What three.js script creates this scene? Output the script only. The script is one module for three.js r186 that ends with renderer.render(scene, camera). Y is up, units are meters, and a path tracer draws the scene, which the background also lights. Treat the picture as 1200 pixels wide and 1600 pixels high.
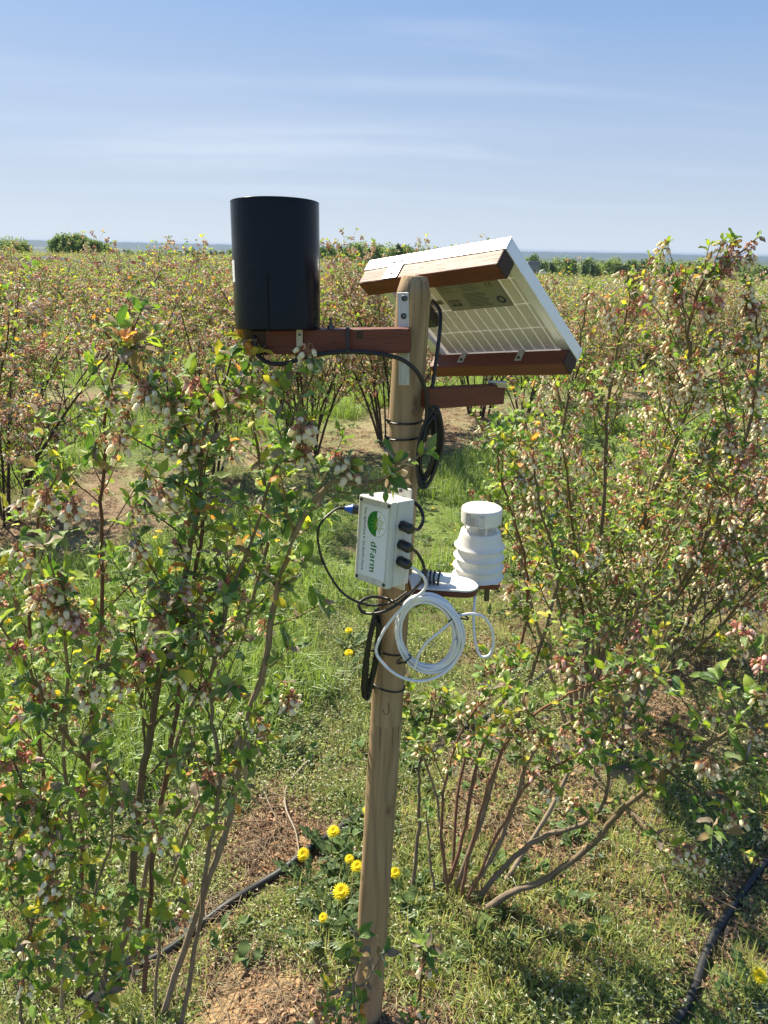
import * as THREE from 'three';
import { RoundedBoxGeometry } from 'three/addons/geometries/RoundedBoxGeometry.js';
import { mergeGeometries as mergeRaw } from 'three/addons/utils/BufferGeometryUtils.js';

// ------------------------------------------------------------------ camera, sky, sun, exposure
const V = (x = 0, y = 0, z = 0) => new THREE.Vector3(x, y, z);
const scene = new THREE.Scene();
const renderer = new THREE.WebGLRenderer({ antialias: true });
renderer.toneMapping = THREE.LinearToneMapping;
renderer.toneMappingExposure = 2.25;
renderer.shadowMap.enabled = true;
const camera = new THREE.PerspectiveCamera(67, 0.75, 0.05, 20000);
camera.rotation.order = 'YXZ';
camera.position.set(0, 1.83, 0);
camera.rotation.set(-18.8 * Math.PI / 180, 0, 1.15 * Math.PI / 180);
camera.updateMatrixWorld(true);
scene.add(camera);

const SUN = (() => { const a = 40 * Math.PI / 180, e = 47 * Math.PI / 180; return V(-Math.sin(a) * Math.cos(e), Math.sin(e), -Math.cos(a) * Math.cos(e)); })();
const sun = new THREE.DirectionalLight(new THREE.Color(1, 0.905, 0.72), 5);
sun.position.copy(SUN).multiplyScalar(60);
sun.castShadow = true;
sun.shadow.mapSize.set(4096, 4096);
Object.assign(sun.shadow.camera, { left: -14, right: 14, top: 14, bottom: -14, near: 1, far: 140 });
scene.add(sun, sun.target);
scene.fog = new THREE.FogExp2(0x9dbcec, 0.00005);

function hash2(x, y, s) { let h = Math.imul(x, 374761393) ^ Math.imul(y, 668265263) ^ Math.imul(s, 2147483647 - 77777); h = Math.imul(h ^ (h >>> 13), 1274126177); return ((h ^ (h >>> 16)) >>> 0) / 4294967296; }
function vnoise(x, y, s = 0) {
  const xi = Math.floor(x), yi = Math.floor(y), fx = x - xi, fy = y - yi, u = fx * fx * (3 - 2 * fx), v = fy * fy * (3 - 2 * fy);
  const a = hash2(xi, yi, s), b = hash2(xi + 1, yi, s), c = hash2(xi, yi + 1, s), d = hash2(xi + 1, yi + 1, s);
  return a + (b - a) * u + (c - a) * v + (a - b - c + d) * u * v;
}
function fbm(x, y, s = 0, o = 4) { let a = 0.5, t = 0, n = 0; for (let i = 0; i < o; i++) { t += a * vnoise(x, y, s + i * 17); n += a; a *= 0.5; x *= 2.03; y *= 2.03; } return t / n; }
const clamp = (x, a = 0, b = 1) => Math.min(b, Math.max(a, x));
const lerp = (a, b, t) => a + (b - a) * t;
const sstep = (a, b, x) => { const t = clamp((x - a) / (b - a)); return t * t * (3 - 2 * t); };
const mix3 = (a, b, t) => [lerp(a[0], b[0], t), lerp(a[1], b[1], t), lerp(a[2], b[2], t)];
function rng(seed) { let a = seed >>> 0; return () => { a |= 0; a = (a + 0x6d2b79f5) | 0; let t = Math.imul(a ^ (a >>> 15), 1 | a); t = (t + Math.imul(t ^ (t >>> 7), 61 | t)) ^ t; return ((t ^ (t >>> 14)) >>> 0) / 4294967296; }; }

{ // clear spring sky with thin streaks of high cloud
  const W = 2048, H = 1024, data = new Float32Array(W * H * 4);
  const top = [0.070, 0.165, 0.430], mid = [0.180, 0.350, 0.670], low = [0.640, 0.710, 0.775], gnd = [0.16, 0.15, 0.08];
  for (let j = 0; j < H; j++) {
    const lat = ((j + 0.5) / H - 0.5) * Math.PI, y = Math.sin(lat), cl = Math.cos(lat);
    for (let i = 0; i < W; i++) {
      const lon = ((i + 0.5) / W - 0.5) * 2 * Math.PI, x = cl * Math.cos(lon), z = cl * Math.sin(lon);
      let c;
      if (y <= 0) c = gnd;
      else {
        const e = lat * 180 / Math.PI;
        c = e < 17 ? mix3(low, mid, Math.pow(e / 17, 0.8)) : mix3(mid, top, 1 - Math.exp(-(e - 17) / 34));
        const cs = x * SUN.x + y * SUN.y + z * SUN.z, glow = 0.13 * Math.pow(Math.max(0, cs), 2.5) + 0.2 * Math.pow(Math.max(0, cs), 8) + 0.5 * Math.pow(Math.max(0, cs), 60);
        c = [c[0] + glow * 0.9, c[1] + glow * 0.9, c[2] + glow * 0.85];
        const k = 1 / (y + 0.09), px = x * k, pz = z * k;
        const wx = fbm(px * 0.6, pz * 0.6, 91, 3) * 1.6;
        const s1 = fbm(px * 0.35 + wx * 0.4 + 3, pz * 2.1 + px * 0.25 + wx, 5, 6), s2 = fbm(px * 0.22 + 9, pz * 0.5, 33, 3);
        const cl2 = sstep(0.44, 0.74, s1) * sstep(0.32, 0.70, s2) * sstep(0.02, 0.12, y);
        c = mix3(c, [0.80, 0.86, 0.96], cl2 * 0.42);
      }
      const o = (j * W + i) * 4; data[o] = c[0] * 0.49; data[o + 1] = c[1] * 0.49; data[o + 2] = c[2] * 0.49; data[o + 3] = 1;
    }
  }
  const t = new THREE.DataTexture(data, W, H, THREE.RGBAFormat, THREE.FloatType);
  t.mapping = THREE.EquirectangularReflectionMapping; t.magFilter = t.minFilter = THREE.LinearFilter; t.needsUpdate = true;
  scene.background = t; scene.environment = t;
}

// ------------------------------------------------------------------ helpers
const mergeGeometries = (l) => mergeRaw(l.map((g) => (g.index ? g.toNonIndexed() : g)));
const FPX = 800 / Math.tan(33.5 * Math.PI / 180);                    // photograph 1200 x 1600
const CAMQ = camera.quaternion.clone(), CAMP = camera.position.clone();
const rayOf = (x, y) => V((x - 600) / FPX, (800 - y) / FPX, -1).applyQuaternion(CAMQ);
const P = (x, y, d) => { const r = rayOf(x, y); return CAMP.clone().addScaledVector(r, d / -r.z); };          // point of that sight line, d metres ahead
const G = (x, y, h = 0) => { const r = rayOf(x, y); return CAMP.clone().addScaledVector(r, (h - CAMP.y) / r.y); }; // where it meets height h
const UPV = V(0, 1, 0);
const used = {};
const numbered = (n) => { used[n] = (used[n] ?? -1) + 1; return used[n] ? `${n}_${String(used[n]).padStart(3, '0')}` : n; };
const bases = new Map();
function tag(o, label, category, group, kind) { if (label) o.userData.label = label; if (category) o.userData.category = category; if (group) o.userData.group = group; if (kind) o.userData.kind = kind; return o; }
function thing(name, label, category, base = V(), group) {
  const o = new THREE.Group(); o.name = numbered(name); o.position.copy(base); bases.set(o, base.clone()); scene.add(o);
  return tag(o, label, category, group);
}
function part(parent, name, geo, mat) {                              // geometry in world space goes under its thing
  const m = new THREE.Mesh(geo, mat); m.name = parent ? name : numbered(name); m.castShadow = m.receiveShadow = true;
  if (parent) { let r = parent; while (r.parent && r.parent !== scene) r = r.parent; if (parent === r && bases.has(r)) m.position.sub(bases.get(r)); parent.add(m); } else scene.add(m);
  return m;
}
function struct(name, geo, mat) { const m = part(null, name, geo, mat); m.userData.kind = 'structure'; return m; }
class MB {                                                            // merges many small shapes into one geometry with vertex colours
  constructor() { this.p = []; this.n = []; this.c = []; this.u = []; this.i = []; this.v = 0; }
  add(t, m, col, nm) {                                                // t: {p,n,i,u}
    const e = m.elements, k = this.v, N = t.p.length / 3;
    for (let a = 0; a < N; a++) {
      const x = t.p[a * 3], y = t.p[a * 3 + 1], z = t.p[a * 3 + 2], nx = t.n[a * 3], ny = t.n[a * 3 + 1], nz = t.n[a * 3 + 2];
      this.p.push(e[0] * x + e[4] * y + e[8] * z + e[12], e[1] * x + e[5] * y + e[9] * z + e[13], e[2] * x + e[6] * y + e[10] * z + e[14]);
      let X = e[0] * nx + e[4] * ny + e[8] * nz, Y = e[1] * nx + e[5] * ny + e[9] * nz, Z = e[2] * nx + e[6] * ny + e[10] * nz; const L = Math.hypot(X, Y, Z) || 1;
      this.n.push(X / L, Y / L, Z / L);
      if (t.c && !col) this.c.push(t.c[a * 3], t.c[a * 3 + 1], t.c[a * 3 + 2]); else this.c.push(col[0], col[1], col[2]);
      this.u.push(t.u ? t.u[a * 2] : 0, t.u ? t.u[a * 2 + 1] : 0);
    }
    for (const q of t.i) this.i.push(q + k);
    this.v += N; return this;
  }
  tube(pts, r0, r1, seg, col, col2) {
    const N = pts.length, k = this.v, T = V(), A = V(), B = V(); let len = 0;
    for (let a = 0; a < N; a++) {
      T.subVectors(pts[Math.min(a + 1, N - 1)], pts[Math.max(a - 1, 0)]).normalize();
      if (!a) A.set(Math.abs(T.y) > 0.8 ? 1 : 0, Math.abs(T.y) > 0.8 ? 0 : 1, 0);
      A.addScaledVector(T, -A.dot(T)).normalize(); B.crossVectors(T, A);
      if (a) len += pts[a].distanceTo(pts[a - 1]);
      const f = a / (N - 1), r = lerp(r0, r1, f), cc = col2 ? mix3(col, col2, f) : col;
      for (let s = 0; s < seg; s++) {
        const w = s / seg * 2 * Math.PI, cx = Math.cos(w), sy = Math.sin(w), nx = A.x * cx + B.x * sy, ny = A.y * cx + B.y * sy, nz = A.z * cx + B.z * sy;
        this.p.push(pts[a].x + nx * r, pts[a].y + ny * r, pts[a].z + nz * r); this.n.push(nx, ny, nz); this.c.push(cc[0], cc[1], cc[2]); this.u.push(s / seg, len * 6);
      }
    }
    for (let a = 0; a < N - 1; a++) for (let s = 0; s < seg; s++) { const q = k + a * seg + s, w = k + a * seg + (s + 1) % seg; this.i.push(q, w, q + seg, w, w + seg, q + seg); }
    this.v += N * seg; return this;
  }
  geo() {
    const g = new THREE.BufferGeometry();
    g.setAttribute('position', new THREE.Float32BufferAttribute(this.p, 3)); g.setAttribute('normal', new THREE.Float32BufferAttribute(this.n, 3));
    g.setAttribute('color', new THREE.Float32BufferAttribute(this.c, 3)); g.setAttribute('uv', new THREE.Float32BufferAttribute(this.u, 2)); g.setIndex(this.i); return g;
  }
}
const tpl = (g) => ({ p: Array.from(g.attributes.position.array), n: Array.from(g.attributes.normal.array), u: g.attributes.uv ? Array.from(g.attributes.uv.array) : null, i: g.index ? Array.from(g.index.array) : [...Array(g.attributes.position.count).keys()] });
const xf = (p, x, y, z) => new THREE.Matrix4().makeBasis(x, y, z).setPosition(p);
function frame(p, dir, nrm, sx, sy, sz) {                             // y along dir, z near nrm, scaled
  const y = dir.clone().normalize(), z = nrm.clone().addScaledVector(y, -nrm.dot(y)); if (z.lengthSq() < 1e-6) z.set(y.y, -y.x, 0.3); z.normalize();
  const x = V().crossVectors(y, z); return xf(p, x.multiplyScalar(sx), y.multiplyScalar(sy), z.multiplyScalar(sz));
}
const curve = (pts, n) => new THREE.CatmullRomCurve3(pts, false, 'centripetal').getPoints(n);
const toS = (l) => { l = clamp(l); return 255 * (l <= 0.0031308 ? 12.92 * l : 1.055 * Math.pow(l, 1 / 2.4) - 0.055); };
function dataTex(w, h, fn, srgb = true) {
  const d = new Uint8Array(w * h * 4);
  for (let y = 0; y < h; y++) for (let x = 0; x < w; x++) { const c = fn(x, y), o = (y * w + x) * 4; for (let k = 0; k < 3; k++) d[o + k] = srgb ? toS(c[k]) : 255 * clamp(c[k]); d[o + 3] = 255; }
  const t = new THREE.DataTexture(d, w, h); t.magFilter = t.minFilter = THREE.LinearFilter; t.wrapS = t.wrapT = THREE.RepeatWrapping; if (srgb) t.colorSpace = THREE.SRGBColorSpace; t.needsUpdate = true; return t;
}
// value noise that repeats at n cells
function tnoise(x, y, n, s) { const w = (a) => ((a % n) + n) % n, xi = Math.floor(x), yi = Math.floor(y), fx = x - xi, fy = y - yi, u = fx * fx * (3 - 2 * fx), v = fy * fy * (3 - 2 * fy); const h = (a, b) => hash2(w(a), w(b), s); return lerp(lerp(h(xi, yi), h(xi + 1, yi), u), lerp(h(xi, yi + 1), h(xi + 1, yi + 1), u), v); }
const tfbm = (x, y, n, s, o = 4) => { let a = 0.5, t = 0, q = 0; for (let i = 0; i < o; i++) { t += a * tnoise(x * n, y * n, n, s + i); q += a; a *= 0.55; n *= 2; } return t / q; };

// ------------------------------------------------------------------ materials
const std = (o) => new THREE.MeshStandardMaterial(o), phy = (o) => new THREE.MeshPhysicalMaterial(o);
const lin = (r, g, b) => new THREE.Color().setRGB(r, g, b);
const M = {};
function woodMap(seed, base, dark, ringy, knots) {
  const W = 256, H = 1024, R = rng(seed), K = []; for (let i = 0; i < knots; i++) K.push([R(), R(), 0.012 + R() * 0.012]);
  const f = (x, y) => {
    let u = x / W, v = y / H, knot = 0, bend = 0;
    for (const [kx, ky, kr] of K) { let dx = u - kx; dx -= Math.round(dx); const dy = (v - ky) * 4, q = Math.hypot(dx, dy * 0.6); bend += 0.05 * Math.exp(-q * q / (kr * kr * 30)) * Math.sign(dx || 1); knot = Math.max(knot, 1 - sstep(kr * 0.9, kr * 1.6, q)); if (q < kr * 2.6) knot = Math.max(knot, 0.5 * (0.5 + 0.5 * Math.cos(q / kr * 9))); }
    const wob = tfbm(u, v, 3, seed + 5, 3) * 0.16, s = (u + wob + bend) * ringy;
    const ring = 0.5 + 0.5 * Math.sin(s * 6.283 + 2.5 * Math.sin(v * 9.4 + u * 6.283)), fine = tnoise(u * 128, v * 8, 128, seed + 9), strk = tnoise(u * 40, v * 3, 40, seed + 12), blot = tfbm(u, v, 5, seed + 20, 4);
    let t = 0.18 + 0.38 * Math.pow(ring, 2) * 0.7 + 0.22 * fine + 0.25 * strk - 0.25 * (blot - 0.5);
    t = clamp(t + 0.65 * knot); const crack = strk > 0.9 && fine > 0.55 ? 0.45 : 0;
    return [t, crack];
  };
  return {
    map: dataTex(W, H, (x, y) => { const [t, c] = f(x, y); const q = mix3(base, dark, t); return q.map((k) => k * (1 - c)); }),
    bumpMap: dataTex(W, H, (x, y) => { const [t, c] = f(x, y), k = 1 - t * 0.7 - c; return [k, k, k]; }, false),
  };
}
M.post = std({ ...woodMap(3, [0.50, 0.36, 0.205], [0.19, 0.115, 0.057], 7, 9), bumpScale: 0.0012, roughness: 0.85 });
M.stain = std({ ...woodMap(11, [0.215, 0.052, 0.022], [0.070, 0.016, 0.010], 9, 3), bumpScale: 0.0008, roughness: 0.55 });
M.stainEnd = std({ color: lin(0.050, 0.022, 0.014), roughness: 0.7 });
M.black = phy({ color: lin(0.010, 0.011, 0.013), roughness: 0.33, clearcoat: 0.5, clearcoatRoughness: 0.18 });
M.gauge = phy({ color: lin(1, 1, 1), map: dataTex(512, 256, (x, y) => { const u = x / 512, v = y / 256, st = tnoise(u * 90, v * 2, 90, 71), du = sstep(0.55, 0.9, tfbm(u, v, 8, 72, 4)) * 0.012 + sstep(0.86, 1, st) * 0.006; return [0.007 + du, 0.011 + du, 0.020 + du * 0.9]; }), roughnessMap: dataTex(256, 256, (x, y) => { const q = 0.18 + 0.16 * tfbm(x / 256, y / 256, 6, 73, 4); return [q, q, q]; }, false), roughness: 1, specularIntensity: 0.32 });
M.rubber = std({ color: lin(0.014, 0.014, 0.016), roughness: 0.42 });
M.tie = std({ color: lin(0.012, 0.012, 0.013), roughness: 0.35 });
M.hose = std({ color: lin(0.018, 0.019, 0.022), roughness: 0.5, bumpMap: dataTex(256, 256, (x, y) => { const q = tfbm(x / 256, y / 256, 8, 3); return [q, q, q]; }, false), bumpScale: 0.002 });
const grime = dataTex(256, 256, (x, y) => { const u = x / 256, v = y / 256, q = 1 - 0.16 * sstep(0.5, 0.85, tfbm(u, v, 5, 81, 5)) - 0.10 * sstep(0.78, 1, tnoise(u * 60, v * 3, 60, 83)); return [q, q * 0.985, q * 0.955]; });
M.whitePlastic = phy({ map: grime, color: lin(0.76, 0.76, 0.75), roughness: 0.42, clearcoat: 0.15, clearcoatRoughness: 0.4 });
M.boxGrey = phy({ map: grime, color: lin(0.66, 0.66, 0.63), roughness: 0.5 });
M.whiteCable = std({ color: lin(0.82, 0.82, 0.85), roughness: 0.38 });
M.blue = phy({ color: lin(0.015, 0.11, 0.55), roughness: 0.35, clearcoat: 0.3 });
M.alu = std({ color: lin(0.80, 0.81, 0.83), roughness: 0.38, metalness: 0.55 });
M.zinc = std({ color: lin(0.62, 0.64, 0.66), roughness: 0.42, metalness: 0.85, map: dataTex(128, 128, (x, y) => { const q = 0.62 + 0.38 * tfbm(x / 128, y / 128, 6, 77); return [q, q, q]; }) });
M.screw = std({ color: lin(0.10, 0.10, 0.10), roughness: 0.4, metalness: 0.8 });
M.sheet = phy({ color: lin(0.80, 0.74, 0.70), roughness: 1, transmission: 0.18, thickness: 0, side: THREE.DoubleSide });
M.cell = std({ color: lin(0.30, 0.29, 0.25), roughness: 0.55 });
M.cellFront = phy({ color: lin(0.008, 0.012, 0.035), roughness: 0.2, clearcoat: 1, clearcoatRoughness: 0.03 });
const leafMat = (o = {}) => phy({ vertexColors: true, roughness: 1, transmission: 0.56, thickness: 0, clearcoat: 0.22, clearcoatRoughness: 0.36, side: THREE.DoubleSide, ...o });
M.leafV = leafMat();
M.grassV = leafMat({ clearcoat: 0.06, transmission: 0.5 });
M.farLeafV = leafMat({ clearcoat: 0, transmission: 0.55 });
M.bell = phy({ color: lin(0.97, 0.88, 0.60), roughness: 1, transmission: 0.42, thickness: 0, side: THREE.DoubleSide, clearcoat: 0.15, clearcoatRoughness: 0.4 });
M.bellPink = phy({ color: lin(0.78, 0.50, 0.42), roughness: 1, transmission: 0.28, thickness: 0, side: THREE.DoubleSide });
M.budPink = phy({ color: lin(0.66, 0.24, 0.18), roughness: 1, transmission: 0.25, thickness: 0, side: THREE.DoubleSide });
M.flowerV = phy({ vertexColors: true, roughness: 1, transmission: 0.22, thickness: 0, side: THREE.DoubleSide });
const barkTex = dataTex(128, 256, (x, y) => { const u = x / 128, v = y / 256, q = 0.55 + 0.45 * tfbm(u, v, 6, 41, 4) - 0.25 * (tnoise(u * 24, v * 4, 24, 43) > 0.72 ? 1 : 0); return [q, q, q]; });
M.seam = std({ color: lin(0.002, 0.002, 0.003), roughness: 0.8 });
M.bark = std({ vertexColors: true, map: barkTex, roughness: 0.8, bumpMap: barkTex, bumpScale: 0.001 });

// ------------------------------------------------------------------ the lie of the land
const ROW_U = [0.683, 0.730], ROW_N = [-0.730, 0.683], ROWS = (k) => 1.2 + k * 4.05;
function landY(x, d) {
  const r = Math.hypot(x, d), a = sstep(-0.25, 0.30, x / Math.max(d, 3)), s = clamp(Math.max(0, d) - lerp(11, 6, a), 0, 320);
  let h = -(0.0165 + 0.0165 * a) * s * sstep(-4, 12, s);
  h -= 34 * sstep(330, 1700, r) * (d > -200 ? 1 : 0.5);
  if (r < 40) h += 0.035 * (fbm(x * 1.7 + 40, d * 1.7, 7, 3) - 0.5) * (1 - sstep(20, 40, r)) + 0.016 * (fbm(x * 9, d * 9, 12, 2) - 0.5) * (1 - sstep(5, 9, r));
  const mx = x + 0.30, md = d - 1.40; h += 0.035 * Math.exp(-(mx * mx + md * md) / 0.03) + 0.03 * Math.exp(-((x - 0.05) ** 2 + (d - 1.34) ** 2) / 0.012);
  return h;
}
const rowOf = (x, d) => { const n = ROW_N[0] * x + ROW_N[1] * d, k = Math.round((n - 1.2) / 4.05); return [Math.abs(n - ROWS(k)), k]; };
// where the drip hoses lie, kept clear of weeds
const HOSES = [[[120, 1575], [190, 1528], [260, 1490], [315, 1447], [365, 1412], [410, 1382], [445, 1365], [474, 1345], [530, 1300], [610, 1235], [690, 1168], [780, 1108], [860, 1050], [960, 985], [1100, 900]].slice(0, 9), [[1030, 1630], [1062, 1590], [1085, 1545], [1100, 1500], [1118, 1460], [1150, 1410], [1185, 1362], [1230, 1310]]].map((l) => l.map(([x, y]) => G(x, y)));
function hoseNear(x, d) { let m = 9; for (const l of HOSES) for (let i = 0; i < l.length - 1; i++) { const a = l[i], b = l[i + 1], ux = b.x - a.x, uz = b.z - a.z, t = clamp(((x - a.x) * ux + (-d - a.z) * uz) / (ux * ux + uz * uz)); m = Math.min(m, Math.hypot(x - a.x - ux * t, -d - a.z - uz * t)); } return m; }
function landColor(x, d) {
  const r = Math.hypot(x, d), soil = [0.30, 0.205, 0.125], dry = [0.36, 0.325, 0.165], green = [0.15, 0.225, 0.045], grass = [0.17, 0.25, 0.035], sand = [0.46, 0.285, 0.155];
  const [rd] = rowOf(x, d), a = fbm(x * 1.3, d * 1.3, 21, 4), b = fbm(x * 4.3, d * 4.3, 25, 4);
  let strip = 1 - sstep(0.55, 1.15, rd + (a - 0.5) * 0.9);
  let c = mix3(grass, mix3(soil, dry, sstep(0.35, 0.65, b)), r > 60 ? strip * 0.6 : strip);
  c = mix3(c, green, sstep(0.48, 0.62, a) * 0.55 * (r < 40 ? 1 : 0.4));
  const bare = Math.exp(-((x + 0.30) ** 2 + (d - 1.42) ** 2) / 0.05) + Math.exp(-((x + 0.34) ** 2 + (d - 2.05) ** 2) / 0.05) + Math.exp(-((x - 0.05) ** 2 + (d - 1.3) ** 2) / 0.03);
  c = mix3(c, sand, clamp(bare * 0.9) * sstep(0.30, 0.6, b + 0.12));
  if (r > 120) { const f = fbm(x * 0.004 + 7, d * 0.012, 51, 4); c = mix3(c, mix3([0.20, 0.25, 0.10], [0.26, 0.27, 0.13], f), sstep(120, 200, r)); if (r > 500) c = mix3(c, mix3([0.035, 0.055, 0.028], [0.15, 0.18, 0.075], sstep(0.50, 0.60, f)), sstep(450, 800, r)); }
  return c;
}
{
  const N = 340, cx = 0.25, cd = 2.6, warp = (t) => { const s = Math.sign(t), a = Math.abs(t); return s * (a * 3.4 + 26 * Math.pow(a, 4) + 9000 * Math.pow(a, 14)); };
  const p = [], c = [], u = [], idx = [];
  for (let j = 0; j <= N; j++) for (let i = 0; i <= N; i++) {
    const x = cx + warp(i / N * 2 - 1), d = cd + warp(j / N * 2 - 1); p.push(x, landY(x, d), -d); c.push(...landColor(x, d)); u.push(x / 0.9, d / 0.9);
  }
  for (let j = 0; j < N; j++) for (let i = 0; i < N; i++) { const a = j * (N + 1) + i; idx.push(a, a + 1, a + N + 1, a + 1, a + N + 2, a + N + 1); }
  const g = new THREE.BufferGeometry(); g.setAttribute('position', new THREE.Float32BufferAttribute(p, 3)); g.setAttribute('color', new THREE.Float32BufferAttribute(c, 3)); g.setAttribute('uv', new THREE.Float32BufferAttribute(u, 2)); g.setIndex(idx); g.computeVertexNormals();
  const fine = (x, y) => { const U = x / 1024, W = y / 1024; const f1 = tfbm(U, W, 24, 3, 5), f2 = tnoise(U * 150, W * 150, 150, 8), f3 = tfbm(U + 0.13 * f1, W, 7, 60, 3); const chip = tnoise(U * 90 + f1 * 3, W * 70, 90, 14); return [f1, f2, f3, chip]; };
  const map = dataTex(1024, 1024, (x, y) => { const [a, b, q, ch] = fine(x, y); let k = 0.50 + 0.62 * a + 0.22 * (b - 0.5) + 0.30 * (q - 0.5); let t = [k, k, k]; if (ch > 0.80) t = [k * 1.45, k * 1.30, k * 1.15]; else if (ch < 0.17) t = [k * 0.55, k * 0.5, k * 0.45]; return t.map((v) => v * 0.80); });
  const bump = dataTex(1024, 1024, (x, y) => { const [a, b, , ch] = fine(x, y), k = 0.6 * a + 0.25 * b + 0.2 * ch; return [k, k, k]; }, false);
  struct('ground', g, std({ vertexColors: true, map, bumpMap: bump, bumpScale: 0.022, roughness: 0.95 }));
}
{ // far ridges beyond the valley
  const ridge = (dist, base, amp, seed, col) => {
    const N = 900, p = [], idx = [];
    for (let i = 0; i <= N; i++) { const a = -1.15 + 2.3 * i / N, x = Math.sin(a) * dist, z = -Math.cos(a) * dist; const y = base + amp * (0.75 * fbm(a * 5 + seed, seed, seed, 5) + 0.25 * fbm(a * 160, seed, seed + 3, 3)); const k = 1 + 0.22; p.push(x, -60, z, x * 1.06, y, z * 1.06, x * k, -60, z * k); }
    for (let i = 0; i < N; i++) for (let r = 0; r < 2; r++) { const a = i * 3 + r; idx.push(a, a + 3, a + 1, a + 1, a + 3, a + 4); }
    const g = new THREE.BufferGeometry(); g.setAttribute('position', new THREE.Float32BufferAttribute(p, 3)); g.setIndex(idx); g.computeVertexNormals();
    const m = part(null, 'hills', g, std({ color: lin(...col), roughness: 1 })); m.userData.kind = 'structure';
  };
  ridge(7600, -30, 62, 4, [0.045, 0.065, 0.05]); ridge(4300, -46, 40, 9, [0.045, 0.070, 0.035]); ridge(2300, -44, 22, 14, [0.050, 0.080, 0.030]); ridge(1450, -40, 15, 23, [0.055, 0.090, 0.028]);
}

// ------------------------------------------------------------------ plant pieces
function leafTpl(fold, curl, rows = 3, wide = 0.205, blunt = 0.9) {
  const p = [], u = [], idx = [], prof = (t) => wide * Math.pow(Math.sin(Math.PI * Math.pow(t, blunt)), 0.8);
  const at = (s, t) => { const w = prof(t) * s; p.push(w, t - 0.25 * curl * curl * t * t, Math.abs(w) * fold - curl * t * t * 0.5 + 0.06 * Math.sin(t * 9) * s); u.push(0.5 + s * 0.5, t); };
  at(0, 0.0); for (let r = 1; r <= rows; r++) { const t = r / (rows + 1); at(-1, t); at(0, t); at(1, t); } at(0, 1);
  idx.push(0, 2, 1, 0, 3, 2);
  for (let r = 0; r < rows - 1; r++) { const a = 1 + r * 3; idx.push(a, a + 1, a + 4, a, a + 4, a + 3, a + 1, a + 2, a + 5, a + 1, a + 5, a + 4); }
  const a = 1 + (rows - 1) * 3, e = p.length / 3 - 1; idx.push(a, a + 1, e, a + 1, a + 2, e);
  const g = new THREE.BufferGeometry(); g.setAttribute('position', new THREE.Float32BufferAttribute(p, 3)); g.setAttribute('uv', new THREE.Float32BufferAttribute(u, 2)); g.setIndex(idx); g.computeVertexNormals(); return g;
}
const LEAFG = [leafTpl(0.25, 0.25, 5), leafTpl(0.55, 0.5, 5), leafTpl(0.35, -0.25, 5), leafTpl(0.9, 0.35, 5, 0.18), leafTpl(0.15, 0.7, 5, 0.235)];
const LEAFT = LEAFG.map(tpl), LEAFS = [leafTpl(0.3, 0.3, 1, 0.26), leafTpl(0.6, 0.5, 1, 0.24)].map(tpl);
const PAL = [[0.10, 0.215, 0.022], [0.20, 0.345, 0.030], [0.36, 0.48, 0.036], [0.66, 0.60, 0.04], [0.76, 0.34, 0.05], [0.28, 0.22, 0.16], [0.34, 0.24, 0.09], [0.24, 0.33, 0.10]];
// one material per leaf tone, with the paler midrib and veins in the texture
const veinTex = dataTex(64, 128, (x, y) => { const s = Math.abs(x / 64 - 0.5) * 2, t = y / 128, rib = Math.exp(-s * s * 160) * 0.35, vein = Math.pow(0.5 + 0.5 * Math.cos((t * 9 - s * 1.6) * 6.283), 10) * 0.16 * (1 - s * 0.4), m = 0.88 + 0.16 * tfbm(x / 64, t, 5, 8) + rib + vein; return [m * 0.80, m * 0.80, m * 0.74]; });
const LEAFM = PAL.map((c) => leafMat({ vertexColors: false, color: lin(...c).multiplyScalar(1.12), map: veinTex }));
const pick = (R, w) => { let s = 0; for (const k of w) s += k; let q = R() * s; for (let i = 0; i < w.length; i++) if ((q -= w[i]) <= 0) return i; return 0; };
const W_HERO = [0.22, 0.31, 0.24, 0.03, 0.012, 0.08, 0.04, 0.12], W_TIP = [0.03, 0.20, 0.38, 0.13, 0.06, 0.08, 0.12, 0.04], W_GREEN = [0.34, 0.30, 0.16, 0.04, 0.01, 0.06, 0.04, 0.10], W_FIELD = [0.14, 0.28, 0.21, 0.05, 0.065, 0.07, 0.12, 0.08];

const bellG = new THREE.LatheGeometry([[0.0010, 0], [0.0027, -0.0008], [0.0037, -0.0034], [0.0037, -0.0070], [0.0025, -0.0098], [0.0033, -0.0116]].map(([r, y]) => new THREE.Vector2(r, y)), 8);
const bellT = tpl(bellG), budT = tpl(new THREE.LatheGeometry([[0.0008, 0], [0.0022, -0.0012], [0.0024, -0.0045], [0.0010, -0.0072]].map(([r, y]) => new THREE.Vector2(r, y)), 6));
const bellLow = tpl(new THREE.LatheGeometry([[0.001, 0], [0.0043, -0.003], [0.0034, -0.010]].map(([r, y]) => new THREE.Vector2(r, y)), 5));
const calyxT = tpl(new THREE.ConeGeometry(0.0046, 0.0050, 5, 1, true));
const dirRand = (R, up = 0) => { const a = R() * 6.283, z = R() * 2 - 1, r = Math.sqrt(1 - z * z); return V(r * Math.cos(a), z + up, r * Math.sin(a)).normalize(); };
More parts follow.
